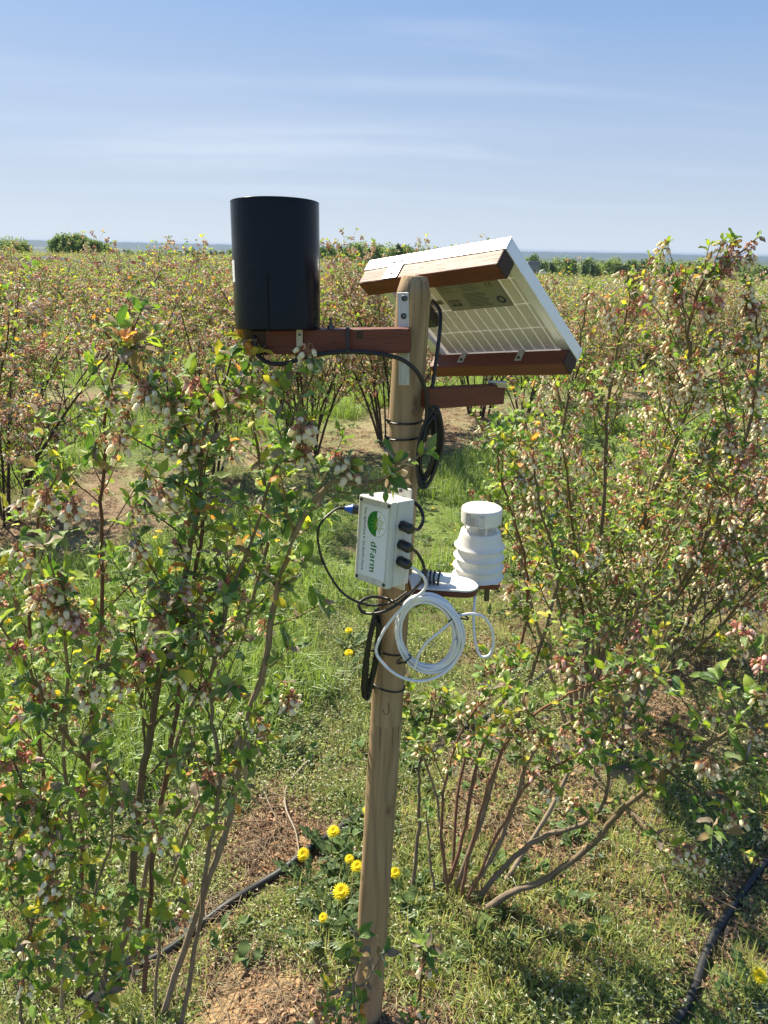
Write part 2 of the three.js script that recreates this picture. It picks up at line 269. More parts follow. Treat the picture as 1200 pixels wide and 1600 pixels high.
// a raceme of hanging bells: stalks, calyces and bracts in one geometry, and the places of its bells
function makeCluster(seed, pink) {
  const R = rng(seed), mb = new MB(), bells = [], K = 5 + Math.floor(R() * 4), stalk = pink ? [0.34, 0.11, 0.07] : [0.28, 0.16, 0.07];
  mb.tube([V(0, 0, 0), V(0.002, -0.010, 0.001), V(0.001, -0.026, 0.002)], 0.0013, 0.0008, 4, stalk);
  for (let k = 0; k < K; k++) {
    const h = -0.002 - 0.024 * k / K, a = k * 2.4 + R() * 0.5, l = (pink ? 0.007 : 0.0095) * (0.8 + R() * 0.6), e = V(Math.cos(a) * l, h - l * (pink ? 0.1 : 0.55), Math.sin(a) * l);
    mb.tube([V(0, h, 0), V(Math.cos(a) * l * 0.6, h + 0.001, Math.sin(a) * l * 0.6), e], 0.0008, 0.0007, 3, stalk);
    const ax = V(Math.cos(a) * (0.5 + R() * 0.4), -0.9 + (pink ? 0.5 * R() : 0), Math.sin(a) * (0.5 + R() * 0.4)).normalize(), s = (pink ? 0.95 : 1) * (0.85 + R() * 0.35);
    const m = frame(e, ax.clone().negate(), V(R() - 0.5, 0.2, R() - 0.5), s, s, s); bells.push(m);
    mb.add(calyxT, m.clone().multiply(new THREE.Matrix4().makeTranslation(0, 0.0006, 0)), R() < 0.75 ? mix3([0.66, 0.32, 0.18], [0.54, 0.27, 0.19], R()) : [0.34, 0.28, 0.10]);
  }
  for (let k = 0; k < (pink ? 10 : 8); k++) { const d = dirRand(R, 0.5), s = 0.007 + R() * 0.006; mb.add(LEAFS[0], frame(V(d.x * 0.003, -0.004 - R() * 0.012, d.z * 0.003), d, dirRand(R), s, s, s), pink ? mix3([0.66, 0.24, 0.17], [0.52, 0.15, 0.13], R()) : mix3([0.70, 0.32, 0.17], [0.46, 0.22, 0.14], R())); }
  return { geo: mb.geo(), t: null, bells, pink };
}
const CLW = [1, 2, 3, 4, 5].map((s) => makeCluster(s * 31, false)), CLP = [6, 7, 8].map((s) => makeCluster(s * 31, true));
for (const c of [...CLW, ...CLP]) { c.t = tpl(c.geo); c.t.c = Array.from(c.geo.attributes.color.array); }
const BELLM = [M.bell, M.bell, M.bell, M.bell];

// skeleton of a shrub: canes and twigs with their leaves and flower clusters
class Shrub {
  constructor(seed, o = {}) { this.R = rng(seed); this.canes = []; this.leaves = []; this.clusters = []; this.o = { leaf: 0.040, w: W_HERO, bloom: 0.5, pink: 0.25, barkLow: [0.30, 0.235, 0.175], barkTop: [0.24, 0.18, 0.075], ...o }; }
  leaf(p, dir, size, w = this.o.w) { const R = this.R, n = V(R() - 0.5, 0.9, R() - 0.5).addScaledVector(dirRand(R), 0.55).normalize(); this.leaves.push({ p: p.clone(), m: frame(p, dir, n, size, size, size), c: pick(R, w), size, t: Math.floor(R() * LEAFG.length) }); }
  cluster(p, pink, s = 1) { const R = this.R; this.clusters.push({ p: p.clone(), pink, s: s * (1.0 + R() * 0.3), k: Math.floor(R() * (pink ? CLP.length : CLW.length)), a: R() * 6.283, tx: (R() - 0.5) * 0.9, tz: (R() - 0.5) * 0.9 }); }
  rosette(p, dir, n, size, w) { const R = this.R; const a0 = R() * 6.28, A = V(1, 0, 0).cross(dir).normalize(), B = V().crossVectors(dir, A); for (let k = 0; k < n; k++) { const a = a0 + k * 2.4, d = dir.clone().multiplyScalar(0.55 + R() * 0.6).addScaledVector(A, Math.cos(a)).addScaledVector(B, Math.sin(a)); this.leaf(p.clone().addScaledVector(dir, -0.012 * R()), d, size * (0.65 + R() * 0.6), w); } }
  twig(cane, p, dir, len, r, flower = true) {
    const R = this.R, pts = [p.clone()], d = dir.clone().normalize(), n = 4; const q = p.clone();
    for (let i = 0; i < n; i++) { d.addScaledVector(V(R() - 0.5, R() - 0.35, R() - 0.5), 0.28).normalize(); q.addScaledVector(d, len / n); pts.push(q.clone()); }
    cane.tubes.push([pts, r, r * 0.55, 4]);
    const step = this.o.step ?? 0.018, N = Math.max(2, Math.floor(len / step)); let a = R() * 6.28;
    const A = V(1, 0.1, 0).cross(d).normalize(), B = V().crossVectors(d, A);
    for (let i = 1; i <= N; i++) {
      const f = 0.12 + 0.88 * i / N, k = Math.min(n - 1, Math.floor(f * n)), pp = pts[k].clone().lerp(pts[k + 1], f * n - k); a += 2.4;
      const ld = d.clone().multiplyScalar(0.45).addScaledVector(A, Math.cos(a)).addScaledVector(B, Math.sin(a)).add(V(0, 0.12 - R() * 0.35, 0));
      const bl = flower && f > 0.45 && R() < this.o.bloom * 0.55;
      if (bl) this.cluster(pp.clone().addScaledVector(ld.normalize(), 0.006), R() < this.o.pink);
      if (!bl || R() < 0.5) this.leaf(pp, ld, this.o.leaf * (0.5 + R() * 0.65) * (1 - 0.25 * f));
    }
    if (R() < 0.75) this.rosette(q, d, 3 + Math.floor(R() * 3), this.o.leaf * 0.75, R() < 0.55 ? W_TIP : this.o.w);
    return q;
  }
  // a cane through given points; side branches grow from fraction f0 on
  cane(pts, r0, r1, o = {}) {
    const R = this.R, n = Math.max(10, pts.length * 4), c = curve(pts, n); for (let i = 2; i < n; i++) c[i].add(V((R() - 0.5) * 0.007, 0, (R() - 0.5) * 0.007)); const cane = { tubes: [[c, r0, r1, 6]], p: pts[0].clone() }; this.canes.push(cane);
    let L = 0; for (let i = 0; i < n; i++) L += c[i].distanceTo(c[i + 1]);
    const f0 = o.f0 ?? 0.3, sp = o.every ?? 0.055, N = Math.floor(L * (1 - f0) / sp); let a = R() * 6.28;
    for (let i = 0; i < N; i++) {
      const f = f0 + (1 - f0) * (i + R()) / N, k = Math.min(n - 1, Math.floor(f * n)), p = c[k].clone().lerp(c[k + 1], f * n - k), t = c[k + 1].clone().sub(c[k]).normalize(); a += 2.4 + (R() - 0.5);
      const A = V(0.3, 0.2, 1).cross(t).normalize(), B = V().crossVectors(t, A), d = t.clone().multiplyScalar(0.6 + R() * 0.7).addScaledVector(A, Math.cos(a)).addScaledVector(B, Math.sin(a)).normalize().add(V(0, 0.25, 0)).normalize();
      if (o.avoid && o.avoid(p, d)) continue;
      const len = (o.len ?? 0.16) * (0.5 + R() * 0.9) * (1.15 - (o.taper ?? 0.5) * f), rr = Math.max(0.0011, lerp(r0, r1, f) * 0.42);
      if (len > 0.11 && !o.simple) {
        const pts2 = [p.clone()], q = p.clone(), dd = d.clone(); for (let s = 0; s < 4; s++) { dd.addScaledVector(V(R() - 0.5, R() - 0.25, R() - 0.5), 0.3).normalize(); q.addScaledVector(dd, len / 4); pts2.push(q.clone()); }
        cane.tubes.push([pts2, rr, rr * 0.6, 5]);
        const M2 = 2 + Math.floor(R() * 3); for (let s = 0; s < M2; s++) { const g = 0.3 + 0.7 * (s + R() * 0.6) / M2, kk = Math.min(3, Math.floor(g * 4)); this.twig(cane, pts2[kk].clone().lerp(pts2[kk + 1], g * 4 - kk), dd.clone().addScaledVector(dirRand(R, 0.3), 0.9), (o.twig ?? 0.085) * (0.6 + R() * 0.8), rr * 0.6); }
        this.twig(cane, q, dd, (o.twig ?? 0.085) * (0.7 + R() * 0.6), rr * 0.6);
      } else this.twig(cane, p, d, len, rr);
    }
    const e = c[n].clone().sub(c[n - 1]).normalize(); this.twig(cane, c[n], e, (o.twig ?? 0.085) * 0.8, r1);
    return c;
  }
  // a shoot to a given tip from the nearest cane point below it
  tip(p, type, size = 1) {
    const R = this.R; let best = null, bd = 1e9, bc = null;
    for (const c of this.canes) for (const q of c.tubes[0][0]) { const dy = p.y - q.y, D = q.distanceTo(p) + (dy < 0.03 ? 0.5 : 0) ; if (D < bd) { bd = D; best = q; bc = c; } }
    if (!best) return;
    const mid = best.clone().lerp(p, 0.5).add(V((R() - 0.5) * 0.03, 0.02 - 0.06 * R(), (R() - 0.5) * 0.03)); const c = curve([best.clone(), mid, p.clone()], 8); bc.tubes.push([c, 0.0021, 0.0013, 5]);
    const d = c[8].clone().sub(c[7]).normalize();
    for (let i = 3; i < 8; i++) for (let k = 0; k < 2; k++) if (R() < 0.62) this.leaf(c[i], dirRand(R, 0.35), this.o.leaf * (0.5 + R() * 0.55));
    if (type === 'W' || type === 'P') {
      const n = size > 1.4 ? 3 : size > 1.15 ? 2 : 1 + (R() < 0.5); for (let k = 0; k < n; k++) this.cluster(p.clone().add(V((R() - 0.5) * 0.014 * n, 0.008 + (R() - 0.5) * 0.022, (R() - 0.5) * 0.014 * n)), type === 'P', Math.min(size, 1.1));
      this.rosette(p.clone().addScaledVector(d, -0.01), d, 3, this.o.leaf * 0.62);
    } else if (type === 'O') this.rosette(p, d, 6, this.o.leaf * 1.05 * size, [0, 0.05, 0.10, 0.30, 0.40, 0.15, 0.1, 0]);
    else if (type === 'G') this.rosette(p, d, 6, this.o.leaf * 1.0 * size, [0.3, 0.3, 0.1, 0.02, 0, 0.25, 0.1, 0.1]);
    else this.rosette(p, d, 6, this.o.leaf * 0.95 * size, W_TIP);
  }
  caneGeo(c, seg) { const mb = new MB(); for (const [pts, a, b, s] of c.tubes) { const h0 = pts[0].y, h1 = pts[pts.length - 1].y, tone = c.tone ??= [0.70 + 0.55 * this.R(), this.R()], cl = (h) => mix3(mix3(this.o.barkLow, this.o.barkTop, sstep(0.2, 1.1, h)), [0.23, 0.085, 0.05], tone[1] > 0.65 && c.tubes[0][1] < 0.0066 ? 0.7 : 0.05).map((v) => v * tone[0]); mb.tube(pts, a, b, Math.min(s, seg ?? 9), cl(h0), cl(h1)); } return mb.geo(); }
  // every cane a part, the largest leaves and clusters as parts of their own
  buildNear(root, nLeaf, nCluster, nBell) {
    const R = this.R, near = (q) => { const v = q.p.clone().sub(CAMP).applyQuaternion(CAMQ.clone().invert()), z = -v.z; if (z < 0.2) return 0; const px = Math.abs(v.x / z * FPX), py = Math.abs(v.y / z * FPX); return (px < 620 && py < 820 ? 1 : 0.05) / z; };
    for (const c of this.canes) part(root, 'cane', this.caneGeo(c), M.bark);
    const L = this.leaves.map((l) => [near(l) * l.size, l]).sort((a, b) => b[0] - a[0]), base = bases.get(root), off = new THREE.Matrix4().makeTranslation(-base.x, -base.y, -base.z), mb = new MB();
    L.forEach(([, l], i) => {
      if (i < nLeaf) { const m = new THREE.Mesh(LEAFG[l.t], LEAFM[l.c]); m.name = 'leaf'; m.castShadow = m.receiveShadow = true; off.clone().multiply(l.m).decompose(m.position, m.quaternion, m.scale); root.add(m); }
      else { const k = 0.75 + R() * 0.5; mb.add(LEAFT[l.t], l.m, PAL[l.c].map((v) => v * k)); }
    });
    if (mb.v) part(root, 'foliage', mb.geo(), M.leafV).userData.kind = 'stuff';
    const C = this.clusters.map((c) => [near(c), c]).sort((a, b) => b[0] - a[0]), rest = new MB(); let bells = 0;
    C.forEach(([, c], i) => {
      const src = (c.pink ? CLP : CLW)[c.k], m4 = new THREE.Matrix4().compose(c.p, new THREE.Quaternion().setFromEuler(new THREE.Euler(c.tx, c.a, c.tz)), V(c.s, c.s, c.s));
      if (i < nCluster) {
        const m = new THREE.Mesh(src.geo, M.flowerV); m.name = 'flower_cluster'; m.castShadow = m.receiveShadow = true; off.clone().multiply(m4).decompose(m.position, m.quaternion, m.scale); root.add(m);
        const single = bells + src.bells.length <= nBell, mm = new MB();
        src.bells.forEach((b, k) => {
          if (single) { bells++; const q = new THREE.Mesh(c.pink && k % 3 ? budG : bellG, c.pink ? (k % 3 ? M.budPink : M.bellPink) : BELLM[k % 4]); q.name = 'blossom'; q.castShadow = true; b.decompose(q.position, q.quaternion, q.scale); m.add(q); }
          else mm.add(c.pink && k % 3 ? budT : bellT, b, c.pink ? (k % 3 ? [0.66, 0.24, 0.18] : [0.78, 0.5, 0.42]) : [0.97, 0.88, 0.60]);
        });
        if (!single) { const q = new THREE.Mesh(mm.geo(), M.flowerV); q.name = 'blossoms'; q.userData.kind = 'stuff'; q.castShadow = true; m.add(q); }
      } else { rest.add(src.t, m4); src.bells.forEach((b, k) => rest.add(c.pink ? budT : bellT, m4.clone().multiply(b), c.pink ? [0.66, 0.26, 0.20] : [0.97, 0.88, 0.60])); }
    });
    if (rest.v) { const q = part(root, 'blossoms', rest.geo(), M.flowerV); q.userData.kind = 'stuff'; }
    return root;
  }
  // for shrubs farther off: stems, foliage and blossoms as three parts
  buildFar(root, low, leafMatl = M.leafV) {
    const R = this.R, st = new MB(), lf = new MB(), bl = new MB();
    for (const c of this.canes) c.tubes.forEach(([pts, a, b, s], i) => { if (low && i && i % 3) return; const q = low || i ? [pts[0], pts[Math.floor(pts.length / 2)], pts[pts.length - 1]] : pts.filter((_, k) => k % 3 === 0 || k === pts.length - 1); const k = low ? 1.35 : 1; st.tube(q, a * k, b * k, low ? 3 : 4, [0.085, 0.065, 0.05], [0.13, 0.09, 0.055]); });
    for (const l of this.leaves) { const k = 0.75 + R() * 0.5; lf.add(LEAFS[l.t & 1], l.m, PAL[l.c].map((v) => v * k)); }
    for (const c of this.clusters) {
      const src = (c.pink ? CLP : CLW)[c.k], m4 = new THREE.Matrix4().compose(c.p, new THREE.Quaternion().setFromEuler(new THREE.Euler(c.tx, c.a, c.tz)), V(c.s, c.s, c.s));
      if (low) { for (let k = 0; k < 3; k++) { const s = 2.1; bl.add(bellLow, m4.clone().multiply(src.bells[k * 2]).multiply(new THREE.Matrix4().makeScale(s, s, s)), c.pink ? [0.60, 0.30, 0.20] : [0.80, 0.74, 0.60]); } }
      else { src.bells.forEach((b, k) => { if (k % 2 === 0) bl.add(bellLow, m4.clone().multiply(b).multiply(new THREE.Matrix4().makeScale(1.35, 1.25, 1.35)), c.pink ? [0.66, 0.30, 0.22] : k % 4 === 2 ? [0.70, 0.46, 0.38] : [0.88, 0.82, 0.60]); else bl.add(calyxT, m4.clone().multiply(b).multiply(new THREE.Matrix4().makeScale(1.8, 1.8, 1.8)), [0.56, 0.34, 0.19]); }); }
    }
    part(root, 'stems', st.geo(), M.bark); const f = part(root, 'foliage', lf.geo(), leafMatl); f.userData.kind = 'stuff'; if (bl.v) { const b = part(root, 'blossoms', bl.geo(), M.flowerV); b.userData.kind = 'stuff'; }
    return root;
  }
}
const budG = new THREE.LatheGeometry([[0.0008, 0], [0.0022, -0.0012], [0.0024, -0.0045], [0.0010, -0.0072]].map(([r, y]) => new THREE.Vector2(r, y)), 6);
// a vase of canes from one root, grown without guides
function vase(seed, h, spread, n, o = {}, c = {}, at = V()) {
  const s = new Shrub(seed, o), R = s.R;
  for (let k = 0; k < n; k++) {
    const a = k / n * 6.283 + R() * 0.7, sp = spread * (0.25 + 0.9 * Math.sqrt(R())), H = h * (0.72 + 0.33 * R()), b = V(Math.cos(a) * 0.07 * R() + Math.cos(a) * 0.04, 0, Math.sin(a) * 0.07 * R() + Math.sin(a) * 0.04);
    const pts = [b.clone().setY(-0.03), b.clone().add(V(Math.cos(a) * sp * 0.22, H * 0.33, Math.sin(a) * sp * 0.22)), b.clone().add(V(Math.cos(a) * sp * 0.6 + (R() - 0.5) * 0.1, H * 0.68, Math.sin(a) * sp * 0.6 + (R() - 0.5) * 0.1)), b.clone().add(V(Math.cos(a) * sp + (R() - 0.5) * 0.14, H, Math.sin(a) * sp + (R() - 0.5) * 0.14))];
    pts.forEach((q) => q.add(at)); s.cane(pts, 0.010 * (0.7 + R() * 0.5), 0.0028, { f0: 0.36, every: 0.06, len: 0.24, twig: 0.11, ...c });
  }
  return s;
}

// ------------------------------------------------------------------ the weather station
const POST0 = G(572, 1600).setY(-0.02), POST1 = P(648, 433, 1.43);
const postAt = (f) => POST0.clone().lerp(POST1, f), postDir = POST1.clone().sub(POST0).normalize();
const postF = (y) => clamp((y - POST0.y) / (POST1.y - POST0.y)), postR = (f) => lerp(0.0365, 0.0305, f);
const box = (w, h, d, r = 0.002, s = 2) => new RoundedBoxGeometry(w, h, d, s, Math.min(r, w * 0.49, h * 0.49, d * 0.49));
function beam(a, b, w, h, up, r = 0.0025) {                           // bar from a to b, h along up
  const x = b.clone().sub(a), L = x.length(); x.normalize(); const z = V().crossVectors(x, up).normalize(), y = V().crossVectors(z, x);
  const g = box(h, L, w, r); // length along local y so that the wood grain runs along it
  return g.applyMatrix4(new THREE.Matrix4().makeBasis(y.clone(), x, z.clone().negate()).setPosition(a.clone().lerp(b, 0.5)));
}
const tubeG = (pts, r, n = 60, seg = 8) => new THREE.TubeGeometry(new THREE.CatmullRomCurve3(pts, false, 'centripetal'), n, r, seg, false);
const inFrame = (g, m) => g.applyMatrix4(m);
const cyl = (r0, r1, h, seg = 20) => new THREE.CylinderGeometry(r0, r1, h, seg);
function along(g, p, dir) { return g.applyMatrix4(new THREE.Matrix4().compose(p, new THREE.Quaternion().setFromUnitVectors(UPV, dir.clone().normalize()), V(1, 1, 1))); }

const post = thing('wooden_post', 'pale round timber post with chamfered top, standing centrally and carrying both arms', 'post', POST0.clone());
{
  const L = POST1.distanceTo(POST0), pts = [[0.02, -0.05], [postR(0), 0]]; for (let i = 1; i <= 60; i++) { const f = i / 60 * 0.985; pts.push([postR(f) + 0.0009 * (fbm(f * 14, 2, 4, 3) - 0.5) * 2, f * L]); }
  pts.push([postR(1) - 0.001, L * 0.9875], [postR(1) - 0.0075, L + 0.001], [0.004, L + 0.003], [0, L + 0.003]);
  const g = new THREE.LatheGeometry(pts.map(([r, y]) => new THREE.Vector2(r, y)), 40); const p = g.attributes.position, u = g.attributes.uv;
  for (let i = 0; i < p.count; i++) { const a = Math.atan2(p.getZ(i), p.getX(i)), y = p.getY(i), k = 1 + 0.022 * (fbm(Math.cos(a) * 1.6 + 5, y * 3 + Math.sin(a) * 1.6, 6, 3) - 0.5) * 2; p.setX(i, p.getX(i) * k); p.setZ(i, p.getZ(i) * k); u.setXY(i, u.getX(i), y / 0.9); }
  g.computeVertexNormals();
  part(post, 'shaft', along(g, POST0, postDir), M.post);
  // long crack and torn bark scars low on the shaft
  for (const [pp, c] of [[[[598, 1108, 0.0], [602, 1116, 0], [607, 1113, 0], [607, 1098, 0]], 0.0016], [[[648, 475, 0], [649, 500, 0], [648, 530, 0], [650, 545, 0]], 0.0004]]) {
    part(post, 'crack', tubeG(pp.map(([x, y]) => { const q = rayOf(x, y); const f = postF(P(x, y, 1.385).y), ctr = postAt(f); const r = postR(f) * 0.985; const dx = P(x, y, 1.39).x - ctr.x; return V(ctr.x + dx, P(x, y, 1.39).y, ctr.z + Math.sqrt(Math.max(1e-6, r * r - dx * dx))); }), c, 12, 5), M.stainEnd);
  }
  for (const [x, y] of [[650, 645]]) { const c = P(x, y, 1.392); part(post, 'knot', along(cyl(0.006, 0.0065, 0.004, 14), c, V(0.1, 0, 1)), std({ color: lin(0.17, 0.095, 0.045), roughness: 0.9 })); }
}
// steel strap that carries the left arm, with its screws
{
  const a = P(630, 457, 1.397), b = P(631.5, 602, 1.386), x = b.clone().sub(a).normalize(), z = V(-0.42, 0.05, 0.9).normalize();
  const g = beam(a, b, 0.0022, 0.021, V().crossVectors(x, z), 0.0008); part(post, 'metal_strap', g, M.zinc);
  const strap = post.children[post.children.length - 1];
  for (const [sx, sy] of [[631, 466], [630, 494], [631, 572], [631, 595]]) { const c = P(sx, sy, 1.391).addScaledVector(z, 0.000); part(strap, 'screw', along(new THREE.TorusGeometry(0.0035, 0.0016, 8, 16).rotateX(Math.PI / 2), c, z), M.screw).position.copy(strap.position.clone().multiplyScalar(-1)).add(V(-POST0.x, -POST0.y, -POST0.z)); }
}
// left arm of stained timber
const armA = P(397, 534, 1.405), armB = P(641, 531, 1.378);
{
  const arm = part(post, 'timber_arm', beam(armA, armB, 0.036, 0.042, UPV), M.stain);
  const fix = (m) => { m.position.copy(arm.position).multiplyScalar(-1).sub(POST0); return m; };
  const fr = (x, y, d) => P(x, y, d);
  fix(part(arm, 'burnt_end', beam(P(395.5, 534, 1.405), P(421, 534, 1.4025), 0.0375, 0.0435, UPV), M.stainEnd));
  fix(part(arm, 'metal_tab', beam(P(468, 515, 1.374), P(468, 541, 1.374), 0.0016, 0.011, V(1, 0, 0), 0.0005), std({ color: lin(0.50, 0.46, 0.36), roughness: 0.5, metalness: 0.3 })));
  fix(part(arm, 'tab_hole', along(cyl(0.0024, 0.0024, 0.001, 12), P(468, 523, 1.3723), V(0, 0, 1)), M.screw));
  fix(part(arm, 'bolt', mergeGeometries([along(cyl(0.006, 0.007, 0.006, 6), fr(517, 511, 1.39), UPV), along(cyl(0.0028, 0.0028, 0.018, 8), fr(517, 504, 1.39), UPV)]), M.screw));
  fix(part(arm, 'stain_mark', box(0.026, 0.015, 0.0012, 0.0006).applyMatrix4(new THREE.Matrix4().setPosition(P(569, 523, 1.3685))), M.stainEnd));
}
// right arm that the panel's hinge sits on
{
  const a = P(664, 622, 1.40), b = P(783, 615, 1.50);
  part(post, 'hinge_arm', beam(a, b, 0.024, 0.038, UPV), M.stain);
}

// rain gauge
const RG = P(434.5, 514, 1.405);
{
  const g = thing('rain_gauge', 'tall glossy black plastic rain gauge cylinder on the left timber arm', 'rain gauge', RG, null), H = P(427.5, 316, 1.405).y - RG.y, dir = P(427.5, 316, 1.405).sub(RG).add(V(0, 0, -0.016)).normalize();
  const r1 = 0.0755, r0 = 0.0750, pr = [[0, 0.004], [r0 - 0.004, 0.004], [r0 - 0.003, 0], [r0 - 0.0006, 0], [r0, 0.0012]]; for (let i = 1; i <= 12; i++) pr.push([lerp(r0, r1, i / 12), H * i / 12 - 0.0015]);
  pr.push([r1 - 0.0008, H], [r1 - 0.0022, H], [r1 - 0.003, H - 0.002], [r1 - 0.004, H - 0.05]);
  part(g, 'barrel', along(new THREE.LatheGeometry(pr.map(([r, y]) => new THREE.Vector2(r, y)), 96), RG, dir), M.gauge);
  part(g, 'funnel', along(new THREE.LatheGeometry([[r1 - 0.0045, H - 0.045], [0.01, H - 0.10], [0.006, H - 0.12]].map(([r, y]) => new THREE.Vector2(r, y)), 48), RG, dir), M.gauge);
  part(g, 'mould_seam', along(new THREE.BoxGeometry(0.0016, H * 0.46, 0.0012), RG.clone().add(V(-0.006, H * 0.235, r0 - 0.0004)), dir), M.seam);
  const c = document.createElement('canvas'); c.width = 64; c.height = 160; const x = c.getContext('2d'); x.fillStyle = '#e9ebea'; x.fillRect(0, 0, 64, 160); x.fillStyle = '#6a7075'; for (let i = 0; i < 9; i++) x.fillRect(10, 14 + i * 15, 20 + (i * 37) % 24, 5);
  const t = new THREE.CanvasTexture(c); t.colorSpace = THREE.SRGBColorSpace;
  part(g, 'sticker', along(new THREE.CylinderGeometry(r1 + 0.0004, r0 + 0.0006, 0.036, 12, 1, true, Math.PI * 1.45, 0.66), RG.clone().addScaledVector(dir, H * 0.46), dir), std({ map: t, roughness: 0.5, side: THREE.DoubleSide }));
  part(g, 'rim', along(new THREE.TorusGeometry(r1 - 0.0012, 0.0014, 8, 96).rotateX(Math.PI / 2), RG.clone().addScaledVector(dir, H), dir), M.gauge);
}

// solar panel on its tilted mount
{
  const O = V(0.0833, 1.8304, -1.5002), X = V(0.7082, 0.1332, 0.6934).normalize(), Yu = V(-0.578, 0.6734, 0.4609); Yu.addScaledVector(X, -Yu.dot(X)).normalize(); const Z = V().crossVectors(X, Yu); // Z points out of the back
  const F = new THREE.Matrix4().makeBasis(X, Yu, Z).setPosition(O), W = 0.3433, H = 0.2995, T = 0.026;
  const panel = thing('solar_panel', 'small solar panel tilted away, grey back and silver frame, right of the post top', 'solar panel', O.clone());
  const add = (name, g, m, par) => { const q = part(panel, name, inFrame(g, F), m); if (par) { panel.remove(q); q.position.set(0, 0, 0); par.add(q); q.position.copy(par.position).multiplyScalar(-1).sub(O); } return q; };
  const bx = (w, h, d, x, y, z, r = 0.001) => box(w, h, d, r, 1).translate(x, y, z);
  add('frame_rail', bx(W, 0.005, T, 0, -0.0025, T / 2, 0.0008), M.alu); add('frame_rail', bx(W, 0.005, T, 0, -H + 0.0025, T / 2, 0.0008), M.alu);
  add('frame_rail', bx(0.005, H - 0.0104, T - 0.0004, -W / 2 + 0.0026, -H / 2, T / 2, 0.0008), M.alu); add('frame_rail', bx(0.005, H - 0.0104, T - 0.0004, W / 2 - 0.0026, -H / 2, T / 2, 0.0008), M.alu);
  add('frame_lip', bx(W - 0.012, 0.020, 0.0018, 0, -H + 0.0155, T - 0.0012, 0.0004), M.alu); add('frame_lip', bx(0.016, H - 0.052, 0.0018, W / 2 - 0.0135, -H / 2, T - 0.0012, 0.0004), M.alu); add('frame_lip', bx(0.016, H - 0.052, 0.0018, -W / 2 + 0.0135, -H / 2, T - 0.0012, 0.0004), M.alu);
  add('glass', bx(W - 0.0108, H - 0.0108, 0.003, 0, -H / 2, 0.0032, 0.0003), phy({ color: lin(1, 1, 1), transmission: 1, thickness: 0, roughness: 0.03, side: THREE.DoubleSide }));
  const gs = new THREE.PlaneGeometry(W - 0.0104, H - 0.0104).translate(0, -H / 2, 0.0090); add('backsheet', gs, M.sheet);
  const nx = 12, ny = 4, cw = (W - 0.044) / nx, ch = (H - 0.034) / ny; const cellM = [0.30, 0.27, 0.33].map((k) => std({ color: lin(k, k * 0.97, k * 0.83), roughness: 0.6 }));
  const cg = new THREE.BoxGeometry(cw - 0.0021, ch - 0.0022, 0.0006);
  // the dark cells lie behind the backsheet and shade it, so that light comes through the gaps
  for (let i = 0; i < nx; i++) for (let j = 0; j < ny; j++) { const q = new THREE.Mesh(cg, M.cellFront); q.name = 'cell'; q.castShadow = true; F.clone().multiply(new THREE.Matrix4().setPosition(-W / 2 + 0.022 + cw * (i + 0.5), -0.017 - ch * (j + 0.5), 0.0082)).decompose(q.position, q.quaternion, q.scale); q.position.sub(O); panel.add(q); }
  // rating label
  const c = document.createElement('canvas'); c.width = 512; c.height = 300; const x = c.getContext('2d'); x.fillStyle = '#85837a'; x.fillRect(0, 0, 512, 300); x.strokeStyle = '#3f3f38'; x.fillStyle = '#3a3a34'; x.lineWidth = 2; x.strokeRect(6, 6, 500, 288);
  x.strokeRect(20, 20, 150, 110); for (let i = 0; i < 7; i++) { x.fillRect(26, 30 + i * 14, 60 + (i * 29) % 70, 4); } for (let i = 0; i < 9; i++) x.fillRect(190, 24 + i * 13, 90 + (i * 53) % 80, 4); for (let i = 0; i < 11; i++) x.fillRect(180, 150 + i * 12, 150 + (i * 31) % 40, 5);
  x.fillRect(24, 200, 96, 60); x.fillStyle = '#85837a'; for (let i = 0; i < 4; i++) x.fillRect(32 + i * 22, 210, 12, 40 - (i % 2) * 14); x.fillStyle = '#3a3a34'; x.font = 'bold 46px sans-serif'; x.fillText('CE', 400, 110); x.beginPath(); x.arc(450, 235, 34, 0, 7); x.fillStyle = '#1c2c4a'; x.fill(); x.beginPath(); x.arc(450, 235, 18, 0, 7); x.fillStyle = '#77776a'; x.fill();
  for (let i = 0; i < 5; i++) { x.fillStyle = '#4a4a42'; x.fillRect(395, 20 + i * 11, 96, 3); }
  const t = new THREE.CanvasTexture(c); t.colorSpace = THREE.SRGBColorSpace;
  const lab = new THREE.PlaneGeometry(0.150, 0.088); add('rating_label', lab.translate(0.022, -0.108, 0.0098), std({ map: t, roughness: 0.55, side: THREE.DoubleSide }));
  const c2 = document.createElement('canvas'); c2.width = 128; c2.height = 32; const x2 = c2.getContext('2d'); x2.fillStyle = '#8f8d7e'; x2.fillRect(0, 0, 128, 32); x2.fillStyle = '#26261f'; for (let i = 0; i < 40; i++) x2.fillRect(8 + i * 2.8, 8, 1 + (i * 7) % 2, 17);
  const t2 = new THREE.CanvasTexture(c2); t2.colorSpace = THREE.SRGBColorSpace; add('barcode_label', new THREE.PlaneGeometry(0.046, 0.012).translate(-0.083, -0.125, 0.0098), std({ map: t2, roughness: 0.55, side: THREE.DoubleSide }));
  add('junction_box', bx(0.05, 0.045, 0.022, -0.12, -0.150, 0.021, 0.003), M.black);
  // timber battens behind the upper and lower edge
  const bat = (y) => { const g = box(0.036, W - 0.004, 0.034, 0.003).rotateZ(Math.PI / 2); return g.translate(0, y, T + 0.0174); };
  const ub = add('upper_batten', bat(-0.0185), M.stain), lb = add('lower_batten', bat(-H + 0.018), M.stain);
  for (const [b, y] of [[ub, -0.0185], [lb, -H + 0.018]]) add('batten_end', bx(0.006, 0.0366, 0.0346, W / 2 - 0.0038, y, T + 0.0174, 0.003), M.stainEnd, b);
